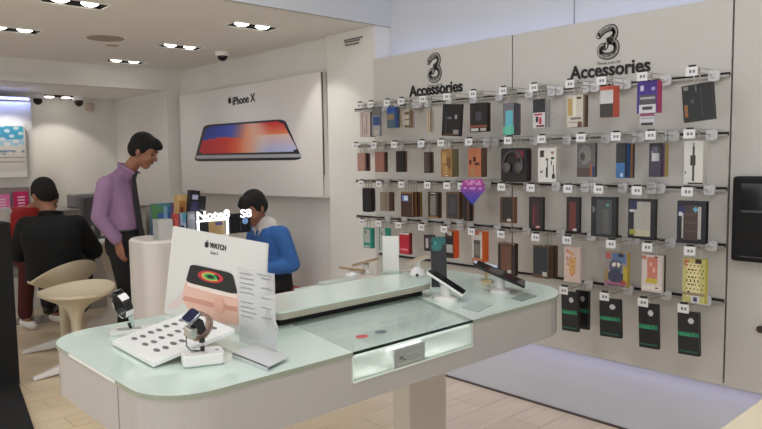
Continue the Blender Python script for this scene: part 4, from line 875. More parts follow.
def slab(parent, name, cs, th, m, edge=None):
    """a thin slab from four corners (top face) with thickness th"""
    cs = [Vector(c) for c in cs]; n_ = (cs[1] - cs[0]).cross(cs[3] - cs[0]).normalized()
    if n_.z < 0: n_ = -n_
    pts = quad_pts(cs, n=3, r=.1); n = len(pts); b = MB(); b.add(pts + [p - n_ * th for p in pts], [tuple(range(n)), tuple(reversed(range(n, 2 * n)))] + [(i, n + i, n + (i + 1) % n, (i + 1) % n) for i in range(n)])
    o = b.build(name, m, parent); return o, cs, n_
def device(px, py, Z, rz, w, l, tilt, lab, stand_h, body=SCREEN, back=WHITE, base_r=.045, th=.009, cat='phone', puck=True, screen=None):
    """phone leaning on a round white stand"""
    q = at_z(px, py, ZT); st = empty('security_stand', (q.x, q.y, ZT), rz); tag(st, 'round white stand under the ' + ' '.join(lab.split()[:6]), 'stand', 'white security stands on the table')
    if puck:
        b = MB(); b.lathe([(base_r, 0), (base_r, .008), (base_r * .8, .014), (base_r * .45, .018), (base_r * .42, stand_h - .012), (base_r * .55, stand_h - .003)], 24); b.build('body', WHITE, st, smooth=True)
        b = MB(); b.tube([(-base_r * .5, 0, .015), (-base_r * 1.05, .012, .012), (-base_r * 1.3, .02, .004), (-base_r * 1.9, .05, .002)], .0025, 8); b.build('cable', WHITE, st, smooth=True)
    p = empty('phone' if cat == 'phone' else 'tablet', (q.x, q.y, ZT + stand_h), rz); tag(p, lab, cat)
    M = Matrix.Rotation(tilt, 4, 'Y')
    b = MB(); b.prism(rrect(-l / 2, l / 2, -w / 2, w / 2, .008), 0, th, M=M, bev=.001); bo = b.build('body', back, p, smooth=True)
    b = MB(); b.prism(rrect(-l / 2 + .002, l / 2 - .002, -w / 2 + .002, w / 2 - .002, .007), th, th + .0008, M=M); b.build('screen', body, p)
    return st, p
# A: upright black phone with teal picture, and the tilted phone before it
A0 = at_z(432, 288, ZT); 
r = empty('phone_display', (A0.x, A0.y, ZT)); tag(r, 'tall black display phone standing upright with a teal picture at its top', 'phone')
dep = A0.y
c0 = at_y(430.5, 238, dep); c1 = at_y(446.5, 238.5, dep); c2 = at_y(448, 276, dep); c3 = at_y(432, 274, dep)
rd = Vector((.80, -.6, 0)); wph = .088
def vert_panel(parent, nm, base, rd, w, z0, z1, lean, th, m):
    lv = Vector((-rd.y, rd.x, 0)); 
    if lv.x < 0: lv = -lv
    lb = MB(); pts = [base, base + rd * w, base + rd * w + lv * lean + Vector((0, 0, z1 - z0)), base + lv * lean + Vector((0, 0, z1 - z0))]
    pts = [p + Vector((0, 0, z0)) for p in pts]; lb.add(pts + [p + lv * th for p in pts], [(0, 1, 2, 3), (7, 6, 5, 4), (0, 4, 5, 1), (1, 5, 6, 2), (2, 6, 7, 3), (3, 7, 4, 0)])
    return lb.build(nm, m, parent), pts, lv
o, pts, lv = vert_panel(r, 'body', Vector((0, 0, 0)), rd, .062, .0, c0.z - ZT, .02, .012, BLACK)
# printed screen
b = MB(); tl, tr_, bl = pts[3], pts[2], pts[0]
print_plane(b, tl - lv * .0012 + rd * .002, rd * .058, (bl - tl), 14, 26, painter((22, 22, 26), [(.5, .08, .5, .1, (10, 96, 96)), (.35, .2, .4, .08, (14, 110, 106)), (.3, .12, .1, .03, (50, 150, 140)), (.5, .55, .95, .6, (40, 40, 46)), (.1, .5, .9, .75, (34, 32, 34))])); b.build('screen', PRINT, r)
b = MB(); b.box(-.03, .085, -.05, .03, 0, .003); b.build('foot_plate', mat('clear_foot', (206, 222, 214), .2), r)
st, pp = device(446, 300, 0, math.radians(-62), .072, .155, math.radians(31), 'tilted black smartphone on a white stand right of the upright phone', .062)
# B: tablet tilted on a round stand, with a phone behind
st, pp = device(500, 292, 0, math.radians(-55), .125, .20, math.radians(23), 'black tablet tilted on a round white stand near the right table end', .066, base_r=.04, cat='tablet', back=BLACK)
q = at_z(487, 283, ZT); r = empty('phone', (q.x + .02, q.y + .02, ZT + .065), math.radians(-50)); tag(r, 'small phone with a bright pale blue screen behind the black tablet', 'phone')
b = MB(); b.prism(rrect(-.055, .055, -.034, .034, .007), 0, .008, M=Matrix.Rotation(math.radians(12), 4, 'Y')); b.build('body', BLACK, r)
b = MB(); b.prism(rrect(-.052, .045, -.031, .031, .006), .008, .009, M=Matrix.Rotation(math.radians(12), 4, 'Y')); b.build('screen', mat('pale_screen', (200, 214, 232), .2, emit=(190, 205, 230), estr=.5), r)
b = MB(); b.tube([(0, 0, -.065), (0, 0, -.002)], .006, 10); b.tube([(-.02, 0, -.065), (.02, 0, -.0635)], .01, 8); b.build('post', mat('gold_metal', (190, 170, 120), .3, .6), r)
b = MB(); q = at_z(487, 290, ZT); path = [(q.x + .022 * math.cos(a) , q.y + .022 * math.sin(a), ZT + .012 + .004 * a) for a in [k * .5 for k in range(20)]]; b.tube(path, .004, 8); tag(b.build('charging_cable', mat('cream_cable', (216, 210, 180), .5), smooth=True), 'cream coiled cable left of the tablet stand', 'cable')
# flat spec cards
for (c4, lab) in ((((462, 307), (478, 312), (492, 304.5), (476, 301)), 'pale grey spec card lying flat beside the tilted smartphone'), (((511, 298), (522, 301), (537, 295.5), (525, 292.5)), 'dark grey spec card lying flat at the right table end')):
    pt = [at_z(x, y, ZT + .003) for x, y in c4]; b = MB(); b.add(pt + [Vector((p.x, p.y, ZT + .0002)) for p in pt], [(0, 1, 2, 3), (7, 6, 5, 4), (0, 4, 5, 1), (1, 5, 6, 2), (2, 6, 7, 3), (3, 7, 4, 0)])
    o = tag(b.build('spec_card', mat('card_grey_' + str(c4[0][0]), (176, 186, 178) if c4[0][0] == 462 else (134, 144, 136), .5)), lab, 'card')
    q = sum(pt, Vector()) / 4
# C: back cluster
def price_stand(px, py, hpx, wpx, lab):
    q = at_z(px, py, ZT); s = (q - EYE).length; Z1 = at_y(px, py - hpx, q.y).z - ZT; w = wpx / 673 * s
    r = empty('price_stand', (q.x, q.y, ZT), math.radians(-45)); tag(r, lab, 'price stand')
    b = MB(); b.box(-w / 2, w / 2, -.002, .002, .012, Z1); b.build('card', WHITE, r); b = MB(); b.prism(rrect(-w * .6, w * .6, -.03, .03, .008), 0, .012); b.build('base', mat('mint_clear', (190, 206, 200), .2), r); return r
price_stand(391, 273, 37, 16, 'white upright price card at the back of the table, before teal cases')
for (px, py, lab, rz, hh, ww, ll, bk) in ((366, 274, 'tilted tan smartphone at the back of the table with brown screen', -65, .05, .06, .12, mat('tan_metal', (176, 150, 120), .4, .3)),
                                   (352, 276, 'slim tan stylus phone lying tilted at the back table edge', -35, .028, .03, .12, mat('tan_metal', (176, 150, 120), .4, .3)),
                                   (417, 272, 'cream smartphone on a white stand left of the upright phone', -20, .05, .05, .11, mat('cream_metal', (206, 200, 178), .4, .2))):
    device(px, py, 0, math.radians(rz), ww, ll, math.radians(-16 if px > 360 else 10), lab, hh, body=mat('brown_glass', (84, 48, 34), .2) if px == 366 else mat('tan_glass', (190, 172, 146), .3), back=bk, base_r=.032)
b = MB(); q = at_z(417, 277, ZT); b.lathe([(.03, 0), (.034, .012), (.026, .03), (.012, .044)], 20, Matrix.Translation((q.x, q.y, ZT))); o = tag(b.build('alarm_hub', WHITE, smooth=True), 'white rounded alarm hub with a black dot beside the shelf end', 'alarm hub')
c = MB(); c.ell((q.x - .024, q.y - .024, ZT + .014), .007, .007, .007, n=10, m=6); o2 = c.build('black_dot', BLACK, o)
for (x0, y0, x1, y1, lab) in ((322, 286, 352, 280, 'low pale tray behind the raised shelf, left of the tan phones'), (298, 293, 320, 288, 'low grey-edged tray at the back table edge by the red seat')):
    a, c = at_z(x0, y0, ZT), at_z(x1, y1, ZT); b = MB(); b.prism(rrect(a.x, c.x, min(a.y, c.y) - .03, min(a.y, c.y) + .035, .012), ZT + .0005, ZT + .012); tag(b.build('flat_tray', mat('tray_mint', (196, 206, 198), .3)), lab, 'tray')

# ------------------------------------------------------------------ service counter with lit signs
CXa, CXb, CYa, CYb, CH = 1.745, 2.33, 4.0, 4.42, .955
r = empty('service_counter', ((CXa + CXb) / 2, (CYa + CYb) / 2, 0)); tag(r, 'white service counter with rounded end behind the watch sign', 'counter')
M_ = Matrix.Translation((-(CXa + CXb) / 2, -(CYa + CYb) / 2, 0))
b = MB(); b.prism(rrect(CXa, CXb, CYa, CYb, [.03, .03, .16, .12], 8), 0.04, CH, M=M_, bev=.014); b.build('body', mat('counter_white', (216, 208, 200), .35), r, smooth=True)
b = MB(); b.box(CXa + .2, CXb, CYa + .01, CYb - .02, .0, .04, M=M_); b.build('plinth', BLACKM, r)
ZL = CH
def counter_thing(nm, x0, y0, x1, y1, Y, els, base, t, lab, cat, top=None, lean=0, lit=0):
    a, c = at_y(x0, y0, Y), at_y(x1, y1, Y); z0 = min(a.z, c.z)
    z0 = ZL if abs(z0 - ZL) < .2 or z0 < ZL else z0
    r = empty(nm, ((a.x + c.x) / 2, Y, ZL)); tag(r, lab, cat); w = abs(c.x - a.x); h = a.z - ZL
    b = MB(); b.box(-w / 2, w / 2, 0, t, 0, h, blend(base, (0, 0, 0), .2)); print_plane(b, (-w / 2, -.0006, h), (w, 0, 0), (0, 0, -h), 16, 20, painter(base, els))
    o = b.build('body', PRINT, r)
    if lean:
        for ch in [o]: ch.data.transform(Matrix.Rotation(lean, 4, 'Y'))
    return r
board = [(.0, .0, .35, .5, (76, 130, 80)), (.2, .3, .75, 1, (44, 96, 156)), (.6, 0, .8, .9, (130, 70, 140)), (.78, 0, 1, 1, (176, 56, 96)), (.4, .1, .5, .9, (120, 160, 196)), (0, .6, .15, 1, (40, 80, 130)), (.2, 0, .6, .12, (60, 130, 130))]
counter_thing('brochure_board', 151, 204, 184, 236, 4.37, board, (60, 110, 150), .02, 'low board of blue, green and pink brochures on the counter end', 'board')
counter_thing('yellow_carton', 175, 195, 186, 222, 4.22, [(.2, .15, .8, .6, (190, 120, 60)), (.3, .3, .6, .5, (120, 60, 40)), (0, .85, 1, 1, (150, 180, 130))], (214, 176, 110), .05, 'yellow and orange carton standing on the counter', 'box', lean=.06)
counter_thing('phone_carton', 186, 190.5, 196.5, 222, 4.14, [(.2, .12, .8, .18, (170, 170, 200)), (.1, .25, .9, .45, (44, 40, 90)), (.3, .62, .7, .68, (150, 150, 160)), (.1, .8, .5, .9, (170, 60, 70))], (20, 20, 30), .05, 'tall black phone carton with pale lettering, left one of the pair', 'box', lean=.12)
counter_thing('phone_carton', 195, 196, 203, 222, 4.16, [(.3, .35, .8, .4, (120, 120, 126))], (24, 24, 28), .05, 'shorter black phone carton, right one of the pair', 'box', lean=.12)
counter_thing('small_carton', 173, 214, 179, 226, 4.08, [(.3, .2, .8, .7, (210, 90, 80))], (190, 70, 66), .03, 'small red carton at the counter front', 'box')
counter_thing('small_carton', 180, 213, 186, 226, 4.08, [(0, .5, .6, 1, (30, 30, 90)), (.4, 0, 1, .4, (60, 150, 170))], (160, 160, 190), .03, 'small teal and navy carton at the counter front', 'box')
counter_thing('small_carton', 187, 212, 195.5, 227, 4.08, [(.1, .1, .9, .3, (150, 154, 164))], (120, 124, 134), .03, 'small grey carton left of the Note8 frame', 'box')
counter_thing('white_box', 158, 220, 173, 236, 4.05, [], (200, 198, 194), .08, 'plain white box on the rounded counter end', 'box')
GLOW = mat('sign_glow', (255, 255, 255), .5, emit=(255, 255, 255), estr=2.6)
a, c = at_y(197.5, 219, 4.04), at_y(228.5, 219, 4.04); w = c.x - a.x
r = empty('lit_frame_sign', ((a.x + c.x) / 2, 4.04, ZL)); tag(r, 'glowing white frame topped with the lettering Note8', 'sign')
zt_ = at_y(212, 220, 4.04).z - ZL
b = MB(); b.box(-w / 2, -w / 2 + .012, 0, .012, 0, zt_); b.box(w / 2 - .012, w / 2, 0, .012, 0, zt_); b.box(-w / 2, w / 2, 0, .012, zt_ - .008, zt_ + .004); b.build('frame', GLOW, r)
text_obj('lettering', 'Note8', .078, GLOW, frame((0, -.002, zt_ + .008), (1, 0, 0), (0, 0, 1)), r, bold=.0012, ext=.004, sx=1.2)
b = MB(); b.box(-w / 2 + .02, -.02, .03, .05, 0, zt_ - .015, (30, 30, 34)); b.build('dark_panel', PRINT, r)
b = MB(); b.box(-.02, w / 2 - .014, .03, .05, 0, zt_ - .015, (168, 140, 98)); b.box(.03, w / 2 - .03, .028, .031, zt_ - .04, zt_ - .02, (70, 70, 130)); b.build('tan_panel', PRINT, r)
a, c = at_y(229.5, 212, 4.04), at_y(250.5, 212, 4.04); w = c.x - a.x; hz = at_y(240, 213.5, 4.04).z - ZL
r = empty('phone_display_stand', ((a.x + c.x) / 2, 4.04, ZL)); tag(r, 'black display stand with glowing S8 lettering and a pale blue globe', 'display stand')
b = MB(); b.box(-w / 2, w / 2, 0, .05, 0, hz); b.build('body', mat('navy_black', (16, 18, 28), .3), r, bevel=.003)
text_obj('lettering', 'S8', .078, GLOW, frame((w * .26, -.004, hz - .028), (1, 0, 0), (0, 0, 1)), r, bold=.0012, ext=.004, sx=1.2)
b = MB(); b.ell((w * .22, -.002, hz - .055), .024, .004, .022); b.build('globe_print', mat('globe_blue', (120, 160, 200), .4, emit=(100, 140, 190), estr=.5), r)
b = MB(); b.box(-.004, 0, -.003, 0, .02, hz - .05); b.build('seam', mat('seam_grey', (80, 84, 96), .4), r)

# ------------------------------------------------------------------ stools, tables and the black stand
def shell_stool(x, y, zs, rz, lab, w=.25, rise=.115):
    r = empty('bar_stool', (x, y, 0), rz); tag(r, lab, 'stool', 'cream shell stools by the counter')
    CR = mat('cream_shell', (214, 200, 172), .4)
    # seat: shallow dish, back edge rising
    b = MB(); nr, na = 8, 40; vs_ = []
    for side in (0, 1):
        for i in range(nr + 1):
            t = i / nr
            for k in range(na):
                a = 2 * PI * k / na; rx = w * 1.0 * t; ry = w * .82 * t; x_, y_ = rx * math.cos(a), ry * math.sin(a)
                bk = max(0, math.sin(a)) ** 1.2
                z = -.05 + .055 * t ** 2.4 + rise * bk * t ** 3 - (.018 + .05 * (1 - t) ** 1.5) * side
                vs_.append((x_, y_ + .05 * bk * t, z + zs))
    fs = []; N1 = (nr + 1) * na
    for i in range(nr):
        for k in range(na):
            j = (k + 1) % na; fs.append((i * na + k, (i + 1) * na + k, (i + 1) * na + j, i * na + j)); fs.append((N1 + i * na + j, N1 + (i + 1) * na + j, N1 + (i + 1) * na + k, N1 + i * na + k))
    for k in range(na): j = (k + 1) % na; fs.append((nr * na + k, N1 + nr * na + k, N1 + nr * na + j, nr * na + j))
    b.add(vs_, fs); b.build('seat_shell', CR, r, smooth=True)
    b = MB(); b.lathe([(.035, .06), (.032, zs - .3), (.038, zs - .2), (.06, zs - .13), (.10, zs - .09), (.13, zs - .066)], 24); b.build('pedestal', CR, r, smooth=True)
    b = MB()
    for k in range(4):
        a = PI / 4 + k * PI / 2 + .3; u = Vector((math.cos(a), math.sin(a), 0)); v = Vector((-u.y, u.x, 0)); 
        V = [v * .035 + Vector((0, 0, .03)), -v * .035 + Vector((0, 0, .03)), u * .30 - v * .016 + Vector((0, 0, .0)), u * .30 + v * .016, v * .035 + Vector((0, 0, .10)), -v * .035 + Vector((0, 0, .10)), u * .30 - v * .014 + Vector((0, 0, .022)), u * .30 + v * .014 + Vector((0, 0, .022))]
        b.add(V, [(0, 1, 2, 3), (7, 6, 5, 4), (0, 4, 5, 1), (1, 5, 6, 2), (2, 6, 7, 3), (3, 7, 4, 0)])
    b.build('star_base', WHITE, r, bevel=.004)
    return r
s1 = at_z(79, 354, 0); s2 = at_z(61, 333, 0)
shell_stool(1.575, 4.84, .562, math.radians(-60), 'empty cream shell stool with a white star base near the table', .262, .035)
shell_stool(1.70, 5.50, .565, math.radians(192), 'cream shell stool under the seated man in black', .25, .15)
# black freestanding stand at the left edge
r = empty('display_stand', (1.0, 4.85, 0)); tag(r, 'tall black stand with a flat base cut off by the left edge', 'stand')
b = MB(); b.box(-.45, .19, -.04, .12, .0, 1.075); b.build('body', BLACKM, r, bevel=.006)
gp = [at_z(18, 382, .02), at_z(36, 431, .02)]
b = MB(); P0 = [(gp[0].x - 1.0, gp[0].y - 4.85 + .0), (gp[1].x - 1.0, gp[1].y - 4.85), (-.75, gp[1].y - 4.85), (-.6, .1), (.15, .1)]
P0 = [(-.6, .1), (-.75, gp[1].y - 4.85 - .3), (gp[1].x - 1.0 - .06, gp[1].y - 4.85 - .3), (gp[0].x - 1.0, gp[0].y - 4.85), (.17, .1)]
b.prism(P0, 0, .03); b.build('base_plate', BLACKM, r)
# desk with grey monitor behind the seated man, and white tulip table
r = empty('pedestal_table', (2.36, 6.16, 0)); tag(r, 'small pale pedestal table between the two men', 'table')
b = MB(); b.lathe([(.25, 0), (.24, .012), (.13, .05), (.075, .15), (.07, .4), (.11, .6), (.2, .74)], 32); b.build('pedestal', mat('table_cream', (206, 196, 182), .4), r, smooth=True)
b = MB(); b.lathe([(.22, .74), (.30, .745), (.30, .765), (.29, .77)], 36); b.build('top', WHITE, r, smooth=True)
r = empty('monitor', (2.24, 6.2, .77), math.radians(35)); tag(r, 'dark grey monitor on the pedestal table seen edge-on past the seated man', 'monitor')
b = MB(); b.box(-.2, .2, -.02, .02, .12, .38); b.build('housing', mat('monitor_grey', (70, 70, 74), .4), r, bevel=.008)
b = MB(); b.box(-.03, .03, -.01, .01, .01, .14); b.box(-.1, .1, -.07, .07, 0, .012); b.build('stand', mat('monitor_grey', (70, 70, 74), .4), r)
r = empty('desk', (2.52, 7.1, 0)); tag(r, 'low grey desk in the alcove behind the men', 'desk')
b = MB(); b.box(-.45, .45, -.28, .28, .0, .98); b.build('cabinet', mat('desk_grey', (170, 166, 160), .5), r, bevel=.006)
b = MB(); b.box(-.48, .48, -.31, .31, .98, 1.0); b.build('worktop', mat('desk_top_grey', (120, 116, 112), .5), r)
r = empty('printer', (2.52, 7.1, 1.0)); tag(r, 'small grey office machine on the desk in the alcove', 'printer')
b = MB(); b.box(-.2, .2, -.14, .14, 0, .14); b.build('body', mat('machine_grey', (130, 128, 128), .5), r, bevel=.015)
b = MB(); b.box(-.15, .15, -.142, -.138, .03, .09); b.build('tray_slot', BLACK, r)
# second table at the lower right corner
a_, c_ = at_z(719, 429, .93), at_z(762, 399, .93)
r = empty('corner_counter', (1.75, .2, 0)); tag(r, 'tan-topped counter with a cream rim cut off by the lower right corner', 'counter')
b = MB(); b.box(-.55, .6, -.6, .275, .915, .93); b.build('rim', mat('rim_cream', (226, 214, 186), .4), r, bevel=.003)
b = MB(); b.box(-.52, .57, -.57, .215, .93, .933); b.build('top_inlay', mat('tan_top', (150, 122, 88), .5), r)
b = MB(); b.box(-.5, .55, -.55, .22, 0, .915); b.build('body', mat('counter_tan', (196, 180, 150), .5), r)

# ------------------------------------------------------------------ people
SKIN = mat('skin_brown', (150, 102, 78), .55, noise=.05, scale=14)
HAIR = mat('black_hair', (9, 8, 8), .85, bump=.6, scale=60)
def soft(name, caps, ells, m, parent, voxel=.011, smooth=6, lofts=()):
    b = MB()
    for c in caps: b.cap(*c)
    for e in ells: b.ell(*e)
    for rings, F, L in lofts:
        # rings: (centre, half depth along F, half width along L); closed by shrinking end rings
        n = 24; vs_ = []; full = [(rings[0][0], rings[0][1] * .3, rings[0][2] * .3)] + list(rings) + [(rings[-1][0], rings[-1][1] * .3, rings[-1][2] * .3)]
        for c, rf, rl in full:
            for k in range(n):
                a = 2 * PI * k / n; ca, sa = math.cos(a), math.sin(a); e_ = .8
                vs_.append(Vector(c) + F * (rf * math.copysign(abs(ca) ** e_, ca)) + L * (rl * math.copysign(abs(sa) ** e_, sa)))
        fs = [tuple(reversed(range(n))), tuple(range((len(full) - 1) * n, len(full) * n))]
        for i in range(len(full) - 1):
            for k in range(n): j = (k + 1) % n; fs.append((i * n + k, i * n + j, (i + 1) * n + j, (i + 1) * n + k))
        b.add(vs_, fs)
    o = b.build(name, m, None); bm = bmesh.new(); bm.from_mesh(o.data); bmesh.ops.recalc_face_normals(bm, faces=bm.faces); bm.to_mesh(o.data); bm.free()
    md = o.modifiers.new('r', 'REMESH'); md.mode = 'VOXEL'; md.voxel_size = voxel; md.use_smooth_shade = True
    s = o.modifiers.new('s', 'SMOOTH'); s.iterations = smooth; s.factor = .5
    dg = bpy.context.evaluated_depsgraph_get(); dg.update(); me = bpy.data.meshes.new_from_object(o.evaluated_get(dg)); me.name = name
    old = o.data; o.modifiers.clear(); o.data = me; bpy.data.meshes.remove(old)
    me.materials.clear(); me.materials.append(m); me.polygons.foreach_set('use_smooth', [True] * len(me.polygons))
    if parent: o.parent = parent
    return o
class Fig:
    """local axes: f forward, l left, u up, origin on the floor under the hips"""
    def __init__(s, x, y, yaw): s.o = Vector((x, y, 0)); s.F = Vector((math.cos(yaw), math.sin(yaw), 0)); s.L = Vector((-s.F.y, s.F.x, 0))
    def p(s, f, l, u): return s.F * f + s.L * l + Vector((0, 0, u))
    def rot(s, pitch=0, turn=0, roll=0):
        M = Matrix((s.F, s.L, Vector((0, 0, 1)))).transposed()
        return M @ Matrix.Rotation(turn, 3, 'Z') @ Matrix.Rotation(pitch, 3, 'Y') @ Matrix.Rotation(roll, 3, 'X')
def head_shapes(c, R):
    P = lambda x, y, z: c + R @ Vector((x, y, z))
    caps = [(P(.02, 0, -.055), P(.055, 0, -.085), .052, .036), (P(.088, 0, .018), P(.112, 0, -.018), .010, .016), (P(.075, -.03, -.02), P(.07, -.04, -.03), .026, .026), (P(.075, .03, -.02), P(.07, .04, -.03), .026, .026), (P(.094, -.020, -.052), P(.094, .020, -.052), .009, .009), (P(.088, -.035, .034), P(.088, .035, .034), .012, .012)]
    ells = [(P(-.005, 0, .025), .098, .077, .1, R), (P(.03, 0, -.02), .070, .064, .09, R), (P(-.005, .078, -.005), .02, .010, .032, R), (P(-.005, -.078, -.005), .02, .010, .032, R)]
    return caps, ells
def face_bits(c, R, parent):
    P = lambda x, y, z: c + R @ Vector((x, y, z))
    for s in (-1, 1):
        b = MB(); b.ell(P(.083, .031 * s, .012), .010, .012, .008, R, 12, 8); b.build('eye', mat('eye_dark', (36, 26, 22), .2), parent, smooth=True)
        b = MB(); b.tube([P(.090, .012 * s, .034), P(.095, .03 * s, .040), P(.082, .05 * s, .034)], .005, 6); b.build('eyebrow', HAIR, parent, smooth=True)
    b = MB(); b.tube([P(.094, -.024, -.054), P(.103, 0, -.053), P(.094, .024, -.054)], .0045, 6); b.build('mouth', mat('lip_brown', (120, 62, 54), .5), parent, smooth=True)
def hair_shape(c, R, extra=(), parent=None, volume=0):
    P = lambda x, y, z: c + R @ Vector((x, y, z))
    v = volume
    ells = [(P(-.022, 0, .052), .096 + v, .086 + v, .090 + v, R), (P(-.052, 0, .01), .066 + v, .080 + v, .084, R), (P(.045, 0, .088), .055 + v, .062, .042 + v, R), (P(.012, .07, .03), .03, .018, .045, R), (P(.012, -.07, .03), .03, .018, .045, R)] + [(P(*e[0]), e[1], e[2], e[3], R) for e in extra]
    return soft('hair', [], ells, HAIR, parent, .009, 3)
def hand(wr, direction, palm_n, side, curl=.5):
    """capsules for palm, four bent fingers and a thumb"""
    d = direction.normalized(); n = (palm_n - d * palm_n.dot(d)).normalized(); t = d.cross(n) * side; caps = []
    for k in range(4): caps.append((wr + t * (-.027 + .018 * k) * .6, wr + d * .085 + t * (-.030 + .020 * k), .016, .012))
    ln = [.062, .075, .070, .055]
    for k in range(4):
        p0 = wr + d * .088 + t * (-.030 + .020 * k); p1 = p0 + (d * math.cos(curl) + n * math.sin(curl)) * ln[k] * .5; p2 = p1 + (d * math.cos(2 * curl) + n * math.sin(2 * curl)) * ln[k] * .5
        caps += [(p0, p1, .0095, .009), (p1, p2, .009, .0075)]
    b0 = wr + d * .02 - t * .028; b1 = b0 + d * .035 - t * .025 + n * .01; caps += [(b0, b1, .014, .011), (b1, b1 + d * .032 - t * .004 + n * .012, .0105, .009)]
    return caps

def limb(a, b, r0, r1): return (a, b, r0, r1)
# -- standing man, lilac shirt, looking down to the right
def standing():
    yaw = math.atan2(-.72, .69); g = Fig(0, 0, yaw); q = at_y(126, 250, 5.1)
    root = empty('person', (q.x, 5.1, 0)); tag(root, 'standing man in a lilac shirt, black tie and trousers, head bowed, hand in pocket', 'person', 'people in the shop')
    p = g.p; hc = p(.17, 0, 1.53); R = g.rot(pitch=math.radians(26))
    hcaps, hells = head_shapes(hc, R)
    ra = [p(-.06, -.155, 1.285), p(-.095, -.215, 1.05), p(.03, -.185, .86)]; la = [p(-.06, .155, 1.285), p(-.20, .22, 1.08), p(-.02, .20, .93)]
    def torso(k): return [(p(.0, 0, .90), .105 * k, .150 * k), (p(-.005, 0, 1.0), .110 * k, .145 * k), (p(-.025, 0, 1.12), .115 * k, .150 * k), (p(-.045, 0, 1.23), .118 * k, .165 * k), (p(-.05, 0, 1.30), .10 * k, .165 * k), (p(-.025, 0, 1.355), .07 * k, .11 * k), (p(.0, 0, 1.385), .05 * k, .07 * k)]
    caps = hcaps + [(p(-.005, 0, 1.33), p(.115, 0, 1.47), .054, .052), limb(ra[0], ra[1], .040, .038), limb(ra[1], ra[2], .038, .026), limb(la[0], la[1], .045, .038), limb(la[1], la[2], .038, .026)]
    legs = []
    for s, fx in ((-1, .02), (1, -.04)):
        h_, k_, a_ = p(0, .085 * s, .88), p(.03 + fx, .095 * s, .48), p(-.01 + fx, .1 * s, .09); legs.append((h_, k_, a_, s, fx))
        caps += [(h_, k_, .078, .055), (k_, a_, .052, .036), (p(-.02 + fx, .1 * s, .045), p(.14 + fx, .11 * s, .03), .035, .028)]
    caps += hand(ra[2], p(.14, .0, -1), p(.3, .8, 0), 1, .3) + hand(la[2], p(1, -.3, -.4), p(0, -1, -.4), -1, .5)
    soft('body', caps, hells, SKIN, root, .008, 4, lofts=[(torso(.86), g.F, g.L)]); face_bits(hc, R, root)
    hair_shape(hc, R, parent=root, volume=.006, extra=[((.080, 0, .082), .045, .055, .032), ((.06, 0, .10), .05, .05, .03)])
    SH = mat('lilac_shirt', (152, 118, 150), .85, noise=.08, scale=9, bump=.9)
    sc = [limb(ra[0], ra[1], .070, .058), limb(ra[1], ra[1].lerp(ra[2], .88), .058, .045), limb(la[0], la[1], .070, .058), limb(la[1], la[1].lerp(la[2], .75), .058, .045),
          (p(-.03, -.09, 1.315), p(-.03, .09, 1.315), .062, .062), (p(-.01, 0, 1.335), p(.04, 0, 1.385), .078, .066)]
    soft('shirt', sc, [], SH, root, .010, 10, lofts=[(torso(1.08), g.F, g.L)])
    b = MB(); b.tube([p(.115, -.045, 1.365), p(.06, -.066, 1.40), p(0, -.055, 1.43), p(-.025, 0, 1.44), p(0, .055, 1.43), p(.06, .066, 1.40), p(.115, .045, 1.365)], .014, 8, rads=[.008, .014, .014, .014, .014, .014, .008]); b.build('collar', SH, root, smooth=True)
    tie = [p(.095, 0, 1.375), p(.078, -.004, 1.32), p(.088, -.012, 1.2), p(.105, -.02, 1.06), p(.125, -.025, .90)]
    b = MB()
    for i, (q_, w_) in enumerate(zip(tie, (.020, .018, .026, .034, .030))):
        for l_, f_ in ((-w_, 0), (w_, 0), (w_, .014), (-w_, .014)): b.v.append(tuple(q_ + g.L * l_ + g.F * (f_ + .006)))
    for i in range(4):
        for k in range(4): j = (k + 1) % 4; b.face([4 * i + k, 4 * i + j, 4 * i + 4 + j, 4 * i + 4 + k])
    b.face([0, 1, 2, 3]); b.face([19, 18, 17, 16]); b.build('tie', mat('tie_black', (20, 18, 24), .6), root, smooth=False)
    TRm = mat('black_trousers', (17, 16, 18), .85)
    hip = [(p(.0, 0, .76), .125, .17), (p(.0, 0, .84), .135, .175), (p(.0, 0, .915), .125, .165), (p(0, 0, .94), .118, .158)]
    tc = []
    for h_, k_, a_, s, fx in legs: tc += [(h_ + Vector((0, 0, -.06)), k_, .100, .078), (k_, a_ + Vector((0, 0, .02)), .078, .064)]
    soft('trousers', tc, [], TRm, root, .011, 5, lofts=[(hip, g.F, g.L)])
    b = MB(); n = 28
    b.tube([p(.122 * math.cos(2 * PI * k / n), .163 * math.sin(2 * PI * k / n), .935) for k in range(n + 1)], .013, 8, caps=False); b.build('belt', BLACK, root, smooth=True)
    for h_, k_, a_, s, fx in legs: soft('shoe', [(p(-.035 + fx, .1 * s, .05), p(.15 + fx, .11 * s, .042), .048, .040)], [], mat('shoe_black', (12, 12, 12), .3), root, .01, 2)
standing()

